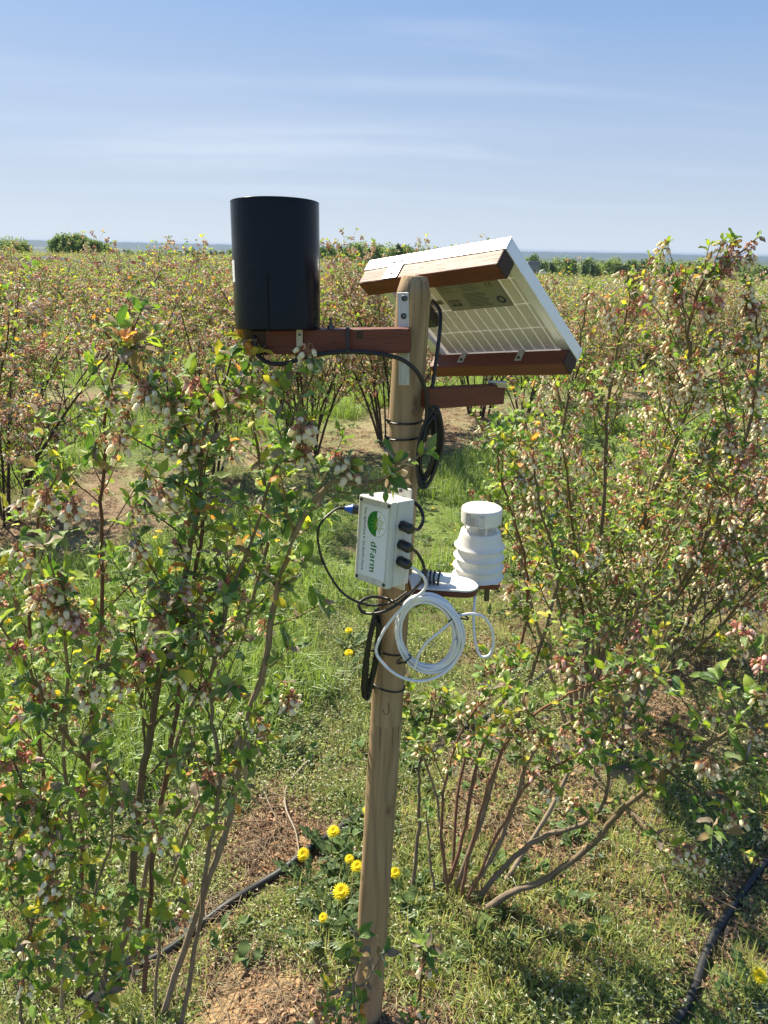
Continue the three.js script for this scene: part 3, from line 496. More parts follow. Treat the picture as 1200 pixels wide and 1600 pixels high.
  const pl = add('metal_plate', bx(0.038, 0.0016, 0.052, -0.082, 0.0010, 0.033, 0.0006), M.zinc);
  for (const [dx, dz] of [[-0.010, 0.018], [0.011, 0.018], [0, 0.046]]) add('screw', cyl(0.0028, 0.0030, 0.0022, 10).translate(-0.082 + dx, 0.0025, dz), M.screw, pl);
  for (const dx of [-0.085, 0.062]) { const tb = add('metal_tab', bx(0.016, 0.0016, 0.026, dx, -H + 0.0368, T + 0.012, 0.0005), M.zinc); add('screw', cyl(0.0030, 0.0032, 0.002, 10).translate(dx, -H + 0.0386, T + 0.018), M.screw, tb); }
  part(panel, 'hinge', mergeGeometries([along(cyl(0.0028, 0.0028, 0.036, 12), P(777, 597, 1.475), V(0.82, 0.05, 0.3)), along(box(0.014, 0.034, 0.0012, 0.0005), P(778, 600, 1.478), V(0.9, 0.02, 0.3))]), M.zinc);
}

// control box
{
  const O = V(0.0014, 1.3206, -1.3388), B = new THREE.Matrix4().makeBasis(V(0.7331, 0.0383, 0.6791), V(0.0481, 0.993, -0.108), V(-0.6784, 0.1119, 0.7261)).setPosition(O), W = 0.083, H = 0.1605, D = 0.062;
  const cb = thing('control_box', 'white plastic control box with green round logo on the post', 'control box', O.clone());
  const add = (name, g, m) => part(cb, name, inFrame(g, B), m), bx = (w, h, d, x, y, z, r = 0.003) => box(w, h, d, r, 3).translate(x, y, z);
  add('housing', bx(W, H, D - 0.016, 0, 0, -0.008, 0.004), M.boxGrey);
  const lid = add('lid', bx(W + 0.0015, H + 0.0015, 0.0150, 0, 0, D / 2 - 0.0074, 0.004), M.boxGrey);
  add('mounting_flange', bx(0.05, H + 0.034, 0.004, 0.006, 0, -D / 2 - 0.001, 0.0018), M.boxGrey);
  for (const y of [1, -1]) add('screw', cyl(0.0032, 0.0034, 0.003, 12).rotateX(Math.PI / 2).translate(0.006, y * (H / 2 + 0.010), -D / 2 + 0.002), M.screw);
  for (const a of [-1, 1]) for (const b of [-1, 1]) add('screw', cyl(0.0034, 0.0034, 0.0016, 16).rotateX(Math.PI / 2).translate(a * (W / 2 - 0.007), b * (H / 2 - 0.007), D / 2 + 0.0006), M.screw);
  const CW = 1024, CH = 512, c = document.createElement('canvas'); c.width = CH; c.height = CW; const x = c.getContext('2d');
  x.fillStyle = '#eceff4'; x.fillRect(0, 0, CH, CW); x.translate(CH, 0); x.rotate(Math.PI / 2);       // now 1024 wide, 512 high, read from top to bottom
  const cx = 244, cy = 208, r = 180; x.fillStyle = '#f2f5f7'; x.beginPath(); x.arc(cx, cy, r, 0, 7); x.fill(); x.strokeStyle = '#46506a'; x.lineWidth = 4; x.stroke();
  x.fillStyle = '#0f7a2c'; x.beginPath(); x.arc(cx, cy, r, 0.02, Math.PI - 0.02); x.closePath(); x.fill();
  x.strokeStyle = '#8fb63a'; x.lineWidth = 7; for (let k = -2; k <= 2; k++) { x.beginPath(); x.moveTo(cx + k * 26, cy + 26); x.quadraticCurveTo(cx + k * 52, cy + 70, cx + k * 60, cy + 128 - Math.abs(k) * 22); x.stroke(); }
  x.fillStyle = '#6f9a1f'; for (const s of [-1, 1]) { x.beginPath(); x.moveTo(cx, cy + 36); x.quadraticCurveTo(cx + s * 22, cy - 30, cx + s * 92, cy - 14); x.quadraticCurveTo(cx + s * 70, cy + 44, cx, cy + 36); x.fill(); }
  x.strokeStyle = '#9aa05a'; x.fillStyle = '#a3a64f'; x.lineWidth = 5; for (let k = -3; k <= 3; k++) { const a = -Math.PI / 2 + k * 0.36, L = 70 + (k % 2 ? 34 : 8); x.beginPath(); x.moveTo(cx, cy - 4); x.lineTo(cx + Math.cos(a) * L, cy + Math.sin(a) * L); x.stroke(); for (const q of [0, 22]) { x.beginPath(); x.arc(cx + Math.cos(a) * (L + q), cy + Math.sin(a) * (L + q), 10, 0, 7); x.fill(); } }
  x.fillStyle = '#13702c'; x.font = 'bold 150px sans-serif'; x.fillText('dFarm', 500, 295, 455);
  x.fillStyle = '#3c4557'; x.font = 'bold 62px sans-serif'; x.fillText('Your Agriculture', 44, 458, 400); x.fillText("The World's Future", 520, 458, 440); x.fillStyle = '#3c5a50'; x.beginPath(); x.arc(480, 438, 17, 0, 7); x.fill(); x.fillStyle = '#dfe6e2'; x.beginPath(); x.arc(480, 438, 6, 0, 7); x.fill();
  const t = new THREE.CanvasTexture(c); t.colorSpace = THREE.SRGBColorSpace; t.anisotropy = 8;
  add('logo_sticker', new THREE.PlaneGeometry(0.066, 0.134).translate(0.002, 0.000, D / 2 + 0.0009), std({ map: t, roughness: 0.4 }));
  const xd = V(0.7331, 0.0383, 0.6791), o = (x, y, z) => V(x, y, z).applyMatrix4(B);
  const gl = [];
  for (const y of [0.036, 0.001, -0.030]) {
    const g = mergeGeometries([cyl(0.0100, 0.0100, 0.005, 6), cyl(0.0088, 0.0088, 0.004, 20).translate(0, 0.004, 0), cyl(0.0098, 0.0098, 0.013, 12).translate(0, 0.012, 0), cyl(0.0072, 0.0098, 0.005, 14).translate(0, 0.021, 0)]);
    add('cable_gland', g.rotateZ(-Math.PI / 2 - 0.12).translate(W / 2 + 0.003, y, 0.002), M.black); gl.push(o(W / 2 + 0.024, y - 0.002, 0.002));
  }
  const ld = V(-0.98, 0.06, -0.05).normalize(), lp = o(-W / 2, 0.045, -0.006), bc = (r0, r1, h, at) => along(cyl(r0, r1, h, 18), lp.clone().addScaledVector(ld, at), ld);
  part(cb, 'blue_connector', mergeGeometries([bc(0.0115, 0.0115, 0.006, 0.004), along(cyl(0.0098, 0.0098, 0.014, 8), lp.clone().addScaledVector(ld, 0.012), ld)]), M.blue);
  part(cb, 'connector_collar', bc(0.0090, 0.0090, 0.018, 0.027), M.black);
  part(cb, 'blue_connector', mergeGeometries([bc(0.0062, 0.0098, 0.010, 0.041), bc(0.0045, 0.0062, 0.006, 0.048)]), M.blue);

  // cables
  const cable = (name, label, pts, r, m, n = 90) => { const p = pts.map((q) => q.isVector3 ? q : P(...q)); const th = thing(name, label, 'cable', p[0].clone()); part(th, 'cable_run', tubeG(p, r, n), m); return th; };
  const end = lp.clone().addScaledVector(ld, 0.050);
  const bcab = cable('cable', 'thin black cable curving down from the blue connector, left of the control box', [end, end.clone().addScaledVector(ld, 0.012), [499, 822, 1.35], [500, 862, 1.355], [516, 900, 1.36], [540, 930, 1.355], [575, 945, 1.35], [610, 942, 1.345], [636, 925, 1.352]], 0.0024, M.rubber);
  cable('cable', 'short black cable looping up from the top gland to the box top', [gl[0], [655, 826, 1.325], [661, 812, 1.335], [657, 795, 1.352], [644, 782, 1.37], [630, 768, 1.385]], 0.0034, M.rubber);
  cable('cable', 'black cable dropping from the middle gland and looping round the post front', [gl[1], [652, 864, 1.315], [662, 884, 1.322], [663, 902, 1.33], [648, 920, 1.33], [620, 945, 1.325], [590, 958, 1.33], [566, 956, 1.345], [561, 943, 1.36], [578, 933, 1.375], [600, 934, 1.375], [622, 943, 1.35], [645, 947, 1.345], [668, 938, 1.37]], 0.0030, M.rubber, 140);
}

// cables above: from the gauge and from the panel to the black coil
{
  const c1 = thing('cable', 'black cable hanging under the rain gauge and running along the timber arm to the post', 'cable', P(400, 512, 1.40));
  part(c1, 'cable_run', tubeG([[400, 512, 1.40], [399, 530, 1.385], [402, 553, 1.38], [420, 567, 1.37], [445, 568, 1.365], [475, 559, 1.362], [510, 552, 1.36], [545, 550, 1.358], [590, 553, 1.356], [628, 562, 1.360], [652, 582, 1.368], [665, 612, 1.378], [667, 650, 1.382], [664, 690, 1.384]].map((q) => P(...q)), 0.0040, 120), M.rubber);
  for (const [x, y] of [[543, 531]]) { const t = thing('zip_tie', 'black zip tie round the left timber arm and its cable', 'zip tie', P(x, y, 1.36)); const g = beam(P(x, 512, 1.363), P(x, 553, 1.359), 0.0022, 0.0065, V(1, 0, 0), 0.0008); part(t, 'strap', g, M.tie); part(t, 'strap_top', beam(P(x, 512.5, 1.362), P(x, 511.5, 1.395), 0.0065, 0.0022, UPV, 0.0008), M.tie); part(t, 'tie_lock', box(0.008, 0.007, 0.007, 0.001).applyMatrix4(new THREE.Matrix4().setPosition(P(x + 1, 548, 1.356))), M.tie); }
  const c2 = thing('cable', 'black cable running down from the back of the solar panel behind the post', 'cable', P(684, 478, 1.47));
  part(c2, 'cable_run', tubeG([[676, 470, 1.50], [687, 486, 1.455], [688, 505, 1.435], [684, 545, 1.42], [677, 595, 1.41], [671, 640, 1.40], [668, 680, 1.395]].map((q) => P(...q)), 0.0036, 60), M.rubber);
}
// coils: n turns round an upright oval, each turn a little different
function coil(name, label, cx, cy, d, rx, ry, turns, r, mat, seed, o = {}) {
  const R = rng(seed), ctr = P(cx, cy, d), th = thing(name, label, 'cable coil', ctr.clone()), n = turns * 28, pts = [], jit = [...Array(turns + 1)].map(() => [R(), R(), R(), R()]);
  const ex = o.ex ?? V(1, 0, 0), ey = o.ey ?? V(0, 1, 0), ez = V().crossVectors(ex, ey).normalize();
  for (let i = 0; i <= n; i++) {
    const w = i / n * turns, k = Math.min(turns - 1, Math.floor(w)), f = w - k, j = jit[k].map((v, q) => lerp(v, jit[k + 1][q], f)), a = w * 2 * Math.PI + (o.a0 ?? 0), sp = o.spread ?? 1;
    const ring = (((k * 5) % turns) + f * ((((k + 1) * 5) % turns) - ((k * 5) % turns))) / turns - 0.5, gx = rx * (1 + (o.band ?? 0.26) * ring + sp * 0.05 * (j[0] - 0.5)), gy = ry * (1 + (o.band ?? 0.26) * 0.8 * ring + sp * 0.07 * (j[1] - 0.5)), pinch = o.pinch ? 1 - o.pinch * Math.pow(Math.max(0, Math.sin(a)), 2) : 1;
    pts.push(ctr.clone().addScaledVector(ex, gx * Math.cos(a) * pinch + sp * 0.008 * (j[2] - 0.5)).addScaledVector(ey, gy * Math.sin(a) - sp * 0.007 * j[3]).addScaledVector(ez, (j[2] - 0.5) * r * 4.2 + (k / turns - 0.5) * r * 3.4 + 0.003 * Math.sin(a * 2 + k)));
  }
  part(th, 'cable_loops', tubeG(pts, r, n * 2, 7), mat); return th;
}
const tieRing = (label, fcy, x0, x1, sag, th0) => { // a zip tie round the post at photo height fcy
  const f = postF(P(640, fcy, 1.39).y), ctr = postAt(f), r = postR(f) + 0.0016, t = thing('zip_tie', label, 'zip tie', ctr.clone()), pts = []; for (let i = 0; i <= 40; i++) { const a = i / 40 * 2 * Math.PI + 0.4; pts.push(ctr.clone().add(V(Math.cos(a) * r, sag * Math.cos(a - th0), Math.sin(a) * r))); }
  part(t, 'strap', tubeG(pts, 0.0019, 60, 6), M.tie); part(t, 'tie_lock', box(0.008, 0.0065, 0.007, 0.001).applyMatrix4(new THREE.Matrix4().setPosition(ctr.clone().add(V(-r * 0.93, 0, r * 0.4)))), M.tie);
  part(t, 'tie_tail', beam(ctr.clone().add(V(-r * 0.93, 0, r * 0.42)), ctr.clone().add(V(-r * 1.15, 0.006, r * 0.62)), 0.0012, 0.004, UPV, 0.0004), M.tie);
};
coil('cable_coil', 'coil of black cable tied to the right side of the post below the panel', 668, 698, 1.385, 0.017, 0.066, 9, 0.0030, M.rubber, 5, { spread: 0.8, band: 0.9, pinch: 0.35, ex: V(0.96, 0.06, -0.2).normalize(), ey: V(0.10, 1, 0).normalize() });
coil('cable_coil', 'large coil of white cable hanging on the front of the post', 669, 988, 1.335, 0.0620, 0.0840, 15, 0.0026, M.whiteCable, 9, { band: 0.36, ex: V(0.98, -0.05, 0.15).normalize(), ey: V(-0.03, 1, 0.10).normalize() });
coil('cable_coil', 'narrow bundle of black cable hanging down the left side of the post', 583, 1025, 1.375, 0.0105, 0.093, 8, 0.0028, M.rubber, 14, { spread: 1.0, band: 0.8, ex: V(0.9, 0, -0.35).normalize(), ey: V(0.10, 1, 0.02).normalize() });
tieRing('upper black zip tie round the post at the black coil top', 664, 0, 0, 0.001, 0); tieRing('black zip tie round the post across the black coil middle', 690, 0, 0, 0.003, 0.5);
tieRing('black zip tie round the post behind the white coil', 1026, 0, 0, 0.006, 2.6); tieRing('lowest black zip tie, round the post under the white coil', 1082, 0, 0, 0.008, 2.8);
{
  const th = thing('zip_tie', 'small black zip tie on the right side of the white coil', 'zip tie', P(720, 964, 1.33)); part(th, 'strap', new THREE.TorusGeometry(0.0155, 0.0016, 6, 28).applyMatrix4(frame(P(720, 963, 1.335), V(0, 0.2, 1), V(0.25, 1, 0), 1, 1, 1)), M.tie); part(th, 'tie_tail', beam(P(708, 966, 1.32), P(700, 972, 1.315), 0.001, 0.0035, UPV, 0.0004), M.tie);
  const th2 = thing('zip_tie', 'small black zip tie on the lower left of the white coil', 'zip tie', P(632, 1030, 1.33)); part(th2, 'strap', new THREE.TorusGeometry(0.0155, 0.0016, 6, 28).applyMatrix4(frame(P(631, 1030, 1.335), V(0.1, 0.2, 1), V(-0.5, 1, 0), 1, 1, 1)), M.tie); part(th2, 'tie_tail', beam(P(636, 1036, 1.318), P(622, 1034, 1.315), 0.001, 0.0035, UPV, 0.0004), M.tie);
  const wc = (label, pts, n = 80) => { const p = pts.map((q) => P(...q)), t = thing('cable', label, 'cable', p[0].clone()); part(t, 'cable_run', tubeG(p, 0.0029, n), M.whiteCable); };
  wc('white cable from the lowest gland that sweeps down the post front to the coil', [[636, 883, 1.300], [652, 892, 1.305], [664, 905, 1.31], [664, 920, 1.315], [640, 940, 1.32], [612, 968, 1.325], [595, 995, 1.33], [588, 1020, 1.335], [606, 1044, 1.325], [632, 1060, 1.325], [660, 1064, 1.325], [690, 1054, 1.327], [714, 1030, 1.33], [724, 995, 1.335]]);
  wc('straight white strand crossing the inside of the white coil', [[648, 1044, 1.33], [655, 1022, 1.325], [668, 1003, 1.32], [690, 985, 1.32], [712, 965, 1.322]], 40);
  wc('white cable that loops from the white coil up to the sensor bracket', [[716, 962, 1.33], [735, 959, 1.335], [752, 962, 1.34], [766, 978, 1.35], [771, 1003, 1.355], [764, 1024, 1.355], [752, 1026, 1.355], [743, 1005, 1.36], [740, 970, 1.37], [742, 935, 1.39], [746, 915, 1.42]], 110);
}

// bracket of the sensor and the sensor itself
{
  const s = thing('sensor_bracket', 'brown wooden bracket with rounded white tops, right of the post', 'bracket', P(668, 905, 1.42));
  const shelf = (x0, y0, d0, x1, y1, d1, w) => {
    const a = P(x0, y0, d0), b = P(x1, y1, d1), dx = b.clone().sub(a), L = dx.length(), ang = Math.atan2(-dx.z, dx.x), sh = new THREE.Shape(); sh.moveTo(0, -w / 2); sh.lineTo(L - w / 2, -w / 2); sh.absarc(L - w / 2, 0, w / 2, -Math.PI / 2, Math.PI / 2, false); sh.lineTo(0, w / 2); sh.closePath();
    const mk = (h, y) => new THREE.ExtrudeGeometry(sh, { depth: h, bevelEnabled: true, bevelThickness: 0.0008, bevelSize: 0.0008, bevelSegments: 2, curveSegments: 24 }).rotateX(-Math.PI / 2).rotateZ(Math.atan2(dx.y, Math.hypot(dx.x, dx.z))).rotateY(ang).translate(a.x, a.y + y, a.z);
    part(s, 'wooden_board', mk(0.009, -0.0118), M.stain); part(s, 'white_cover', mk(0.0022, 0), M.whitePlastic);
  };
  shelf(640, 908, 1.385, 745, 915, 1.40, 0.070); shelf(655, 900, 1.46, 775, 908, 1.57, 0.050);
  const pipe = part(s, 'pipe', beam(P(655, 898, 1.375), P(704, 905, 1.385), 0.017, 0.015, UPV, 0.004), std({ color: lin(0.66, 0.72, 0.80), roughness: 0.35 }));
  for (const x of [661, 667, 673, 679, 686]) { const c = P(x, 899.5 + (x - 661) * 0.14, 1.378); part(s, 'zip_tie', new THREE.TorusGeometry(0.0125, 0.0021, 6, 24).applyMatrix4(frame(c, V(0.1 * ((x % 3) - 1), 1, 0), V(1, 0, 0.2), 1, 1, 1)), M.tie); }
  part(s, 'stem', along(cyl(0.006, 0.006, 0.05, 12), P(761, 922, 1.56), UPV), M.screw);

  const A = P(746, 903, 1.555), T = P(753.5, 791, 1.555), dir = T.clone().sub(A).normalize(), H = T.distanceTo(A);
  const w = thing('weather_sensor', 'white louvred weather sensor with flat cap, right of the post', 'weather sensor', A.clone());
  const k = 0.00134, L = (pts, seg = 64) => along(new THREE.LatheGeometry(pts.map(([r, y]) => new THREE.Vector2(r * k, y * k)), seg), A, dir);
  const total = H / k; // in photo pixels
  part(w, 'cap', L([[0, total - 27], [29, total - 27], [31, total - 26.6], [32.2, total - 25], [32.6, total - 6], [31.6, total - 2.5], [29, total - 0.8], [20, total + 0.2], [0, total + 0.4]]), M.whitePlastic);
  for (let i = 0; i < 6; i++) { const a = i / 6 * 6.283 + 0.3; part(w, 'pillar', along(cyl(0.0024, 0.0026, 0.024, 10), A.clone().addScaledVector(dir, (total - 35) * k).add(V(Math.cos(a) * 0.034, 0, Math.sin(a) * 0.034)), dir), M.whitePlastic); }
  part(w, 'core', along(cyl(0.0085, 0.0095, 0.024, 16), A.clone().addScaledVector(dir, (total - 35) * k), dir), M.whitePlastic);
  const top = total - 43.5;
  part(w, 'louvre', L([[0, top + 4], [29.5, top + 4], [31.4, top + 3], [33, top - 4], [36, top - 16], [38.5, top - 20], [40.8, top - 22], [40.6, top - 23], [37, top - 22.5], [32, top - 21], [0, top - 20]]), M.whitePlastic);
  for (let i = 1; i < 4; i++) { const y = top - 3 - 17.2 * i; part(w, 'louvre', L([[33.2, y + 1], [34, y - 6], [36.6, y - 14], [39.2, y - 17.6], [41 + i * 0.3, y - 19.6], [40.8, y - 20.6], [37, y - 20.2], [32, y - 19], [0, y - 18]]), M.whitePlastic); }
  const c = document.createElement('canvas'); c.width = 256; c.height = 180; const x = c.getContext('2d'); x.fillStyle = '#c9cbcb'; x.fillRect(0, 0, 256, 180); x.fillStyle = '#3b3f44'; x.fillRect(14, 12, 16, 24); x.fillRect(40, 20, 40, 9); x.font = 'bold 30px sans-serif'; x.fillText('CE', 205, 36); for (let i = 0; i < 8; i++) { x.fillRect(14, 50 + i * 15, 12 + (i * 13) % 20, 5); x.fillRect(50, 50 + i * 15, 80 + (i * 47) % 90, 5); } x.fillRect(60, 168, 190, 4);
  const t = new THREE.CanvasTexture(c); t.colorSpace = THREE.SRGBColorSpace;
  part(w, 'rating_label', along(new THREE.CylinderGeometry(32.9 * k, 32.75 * k, 0.026, 20, 1, true, -0.98, 1.02), A.clone().addScaledVector(dir, (total - 15) * k), dir), std({ map: t, roughness: 0.5, side: THREE.DoubleSide }));
}

// ------------------------------------------------------------------ the shrubs close to the camera
const ord = ['first', 'second', 'third', 'fourth', 'fifth', 'sixth', 'seventh', 'eighth', 'ninth', 'tenth', 'eleventh', 'twelfth', 'thirteenth', 'fourteenth', 'fifteenth', 'sixteenth', 'seventeenth', 'eighteenth', 'nineteenth', 'twentieth'];
for (const t of ['twenty', 'thirty', 'forty', 'fifty', 'sixty']) { if (t !== 'twenty') ord.push(t.replace('ty', 'tieth')); for (const u of ord.slice(0, 9)) ord.push(t + '-' + u); }
const gy = (v) => v.setY(landY(v.x, -v.z));
const toPx = (v) => { const q = v.clone().sub(CAMP).applyQuaternion(CAMQ.clone().invert()); return [600 + FPX * q.x / -q.z, 800 - FPX * q.y / -q.z, -q.z]; };
const PP = (list) => list.map((q) => P(...q));
{ // left of the post
  const s = new Shrub(101, { leaf: 0.046, bloom: 0.13, pink: 0.25 });
  const C = [
    [[[250, 1600, 1.42], [308, 1425, 1.40], [358, 1283, 1.40], [383, 1150, 1.38], [417, 1017, 1.36], [437, 900, 1.33], [480, 800, 1.30], [522, 752, 1.28], [560, 757, 1.268], [598, 748, 1.262], [622, 734, 1.262]], 0.0085, 0.003, 0.50],
    [[[283, 1600, 1.38], [308, 1467, 1.38], [325, 1340, 1.37], [342, 1237, 1.36], [333, 1133, 1.35], [330, 1058, 1.35], [354, 954, 1.34], [390, 850, 1.33], [430, 730, 1.30], [462, 640, 1.28]], 0.0058, 0.0022, 0.25],
    [[[183, 1510, 1.46], [208, 1383, 1.44], [212, 1283, 1.43], [233, 1154, 1.41], [254, 1021, 1.39], [283, 925, 1.38], [312, 780, 1.38], [320, 683, 1.38], [345, 610, 1.37]], 0.0105, 0.0032, 0.22],
    [[[225, 1550, 1.40], [242, 1320, 1.40], [270, 1154, 1.38], [283, 1050, 1.38], [300, 930, 1.40], [318, 800, 1.44], [300, 690, 1.46], [268, 625, 1.46]], 0.0060, 0.0025, 0.35],
    [[[96, 1575, 1.40], [108, 1404, 1.36], [110, 1300, 1.32], [100, 1154, 1.28], [104, 1020, 1.24], [96, 935, 1.22]], 0.0055, 0.0025, 0.2],
    [[[190, 1262, 1.42], [150, 1205, 1.34], [104, 1150, 1.28], [60, 1075, 1.22], [22, 1008, 1.18]], 0.0055, 0.003, 0.3],
    [[[62, 1520, 1.38], [35, 1400, 1.32], [17, 1330, 1.28], [38, 1255, 1.24], [22, 1190, 1.22]], 0.0045, 0.002, 0.1],
    [[[242, 1580, 1.42], [250, 1467, 1.42], [283, 1330, 1.41], [318, 1240, 1.41], [360, 1165, 1.40], [415, 1095, 1.38]], 0.0042, 0.002, 0.25],
    [[[150, 1540, 1.50], [128, 1350, 1.52], [140, 1150, 1.54], [160, 950, 1.56], [158, 800, 1.56], [163, 700, 1.55], [172, 600, 1.53], [200, 530, 1.52]], 0.0065, 0.0022, 0.30],
    [[[130, 1580, 1.46], [90, 1380, 1.50], [60, 1150, 1.54], [45, 950, 1.55], [60, 820, 1.52], [80, 760, 1.50]], 0.0062, 0.0022, 0.2],
    [[[205, 1560, 1.50], [240, 1300, 1.56], [300, 1100, 1.60], [390, 950, 1.60], [420, 800, 1.58], [400, 690, 1.55], [390, 545, 1.44]], 0.0068, 0.0022, 0.35],
    [[[40, 1620, 1.34], [28, 1540, 1.30], [50, 1440, 1.26], [85, 1350, 1.24], [70, 1270, 1.22]], 0.0042, 0.002, 0.1],
    [[[150, 1620, 1.34], [165, 1500, 1.32], [150, 1400, 1.30], [175, 1310, 1.29], [170, 1220, 1.28]], 0.0045, 0.002, 0.12],
    [[[120, 1590, 1.30], [150, 1560, 1.26], [165, 1530, 1.24], [172, 1500, 1.23]], 0.003, 0.0018, 0.1],
  ];
  for (const [pts, r0, r1, f0] of C) s.cane(PP(pts), r0, r1, { f0, every: 0.041, len: 0.16, twig: 0.082, taper: 0.8, avoid: (p) => { const [x, y] = toPx(p); return x > 488 && y > 735 && y < 1100; } });
  const T = [['W', 488, 552, 1.27, 1.1], ['W', 485, 660, 1.25, 1.5], ['W', 466, 702, 1.26, 1.3], ['W', 543, 722, 1.27, 1.2], ['W', 230, 604, 1.44, 1.3], ['W', 192, 675, 1.40, 1.2], ['W', 262, 622, 1.42], ['W', 308, 604, 1.40], ['W', 338, 622, 1.38, 1.2], ['W', 300, 688, 1.35, 1.2], ['W', 262, 690, 1.40], ['W', 216, 788, 1.40], ['W', 226, 742, 1.38], ['W', 248, 757, 1.36, 1.2], ['W', 70, 765, 1.42, 1.2], ['W', 112, 785, 1.42, 1.2], ['W', 280, 848, 1.34], ['W', 92, 912, 1.20, 1.5], ['W', 72, 925, 1.20, 1.4], ['W', 104, 950, 1.21, 1.3], ['W', 132, 1072, 1.27, 1.2], ['W', 312, 1078, 1.33], ['W', 452, 1088, 1.36], ['W', 30, 860, 1.4], ['W', 410, 620, 1.38], ['W', 362, 700, 1.42], ['W', 438, 598, 1.36], ['W', 150, 690, 1.5],
    ['P', 222, 1022, 1.30, 1.2], ['P', 355, 903, 1.36], ['P', 282, 925, 1.32], ['P', 30, 1008, 1.18, 1.2], ['P', 22, 1188, 1.21, 1.4], ['P', 8, 1238, 1.22, 1.3], ['P', 50, 1258, 1.24], ['P', 326, 1212, 1.35], ['P', 124, 962, 1.21, 1.3], ['P', 10, 1345, 1.27], ['P', 75, 1090, 1.28],
    ['G', 206, 545, 1.50, 1.25], ['O', 196, 528, 1.50, 1.0], ['O', 384, 528, 1.40, 1.0], ['O', 397, 548, 1.37, 0.9], ['O', 350, 560, 1.42, 0.9], ['R', 440, 610, 1.30], ['G', 70, 850, 1.25, 1.2], ['R', 300, 800, 1.33], ['G', 500, 945, 1.34, 1.0], ['G', 475, 880, 1.34, 1.1], ['R', 180, 1520, 1.22, 1.1], ['R', 150, 1580, 1.2, 1.2], ['G', 440, 780, 1.32, 1.1], ['G', 612, 742, 1.262, 1.15], ['G', 620, 720, 1.268, 0.95], ['G', 420, 900, 1.33], ['G', 455, 1010, 1.35], ['R', 60, 1420, 1.25, 1.1], ['G', 20, 1480, 1.22, 1.2], ['R', 110, 1380, 1.28], ['G', 200, 1400, 1.36]];
  for (const [t, x, y, d, k] of T) s.tip(P(x, y, d), t, k ?? 1);
  const root = thing('blueberry_bush', 'large blueberry bush left of the post, white bell clusters on long canes', 'bush', gy(G(200, 1575)));
  s.buildNear(root, 300, 95, 290);
}
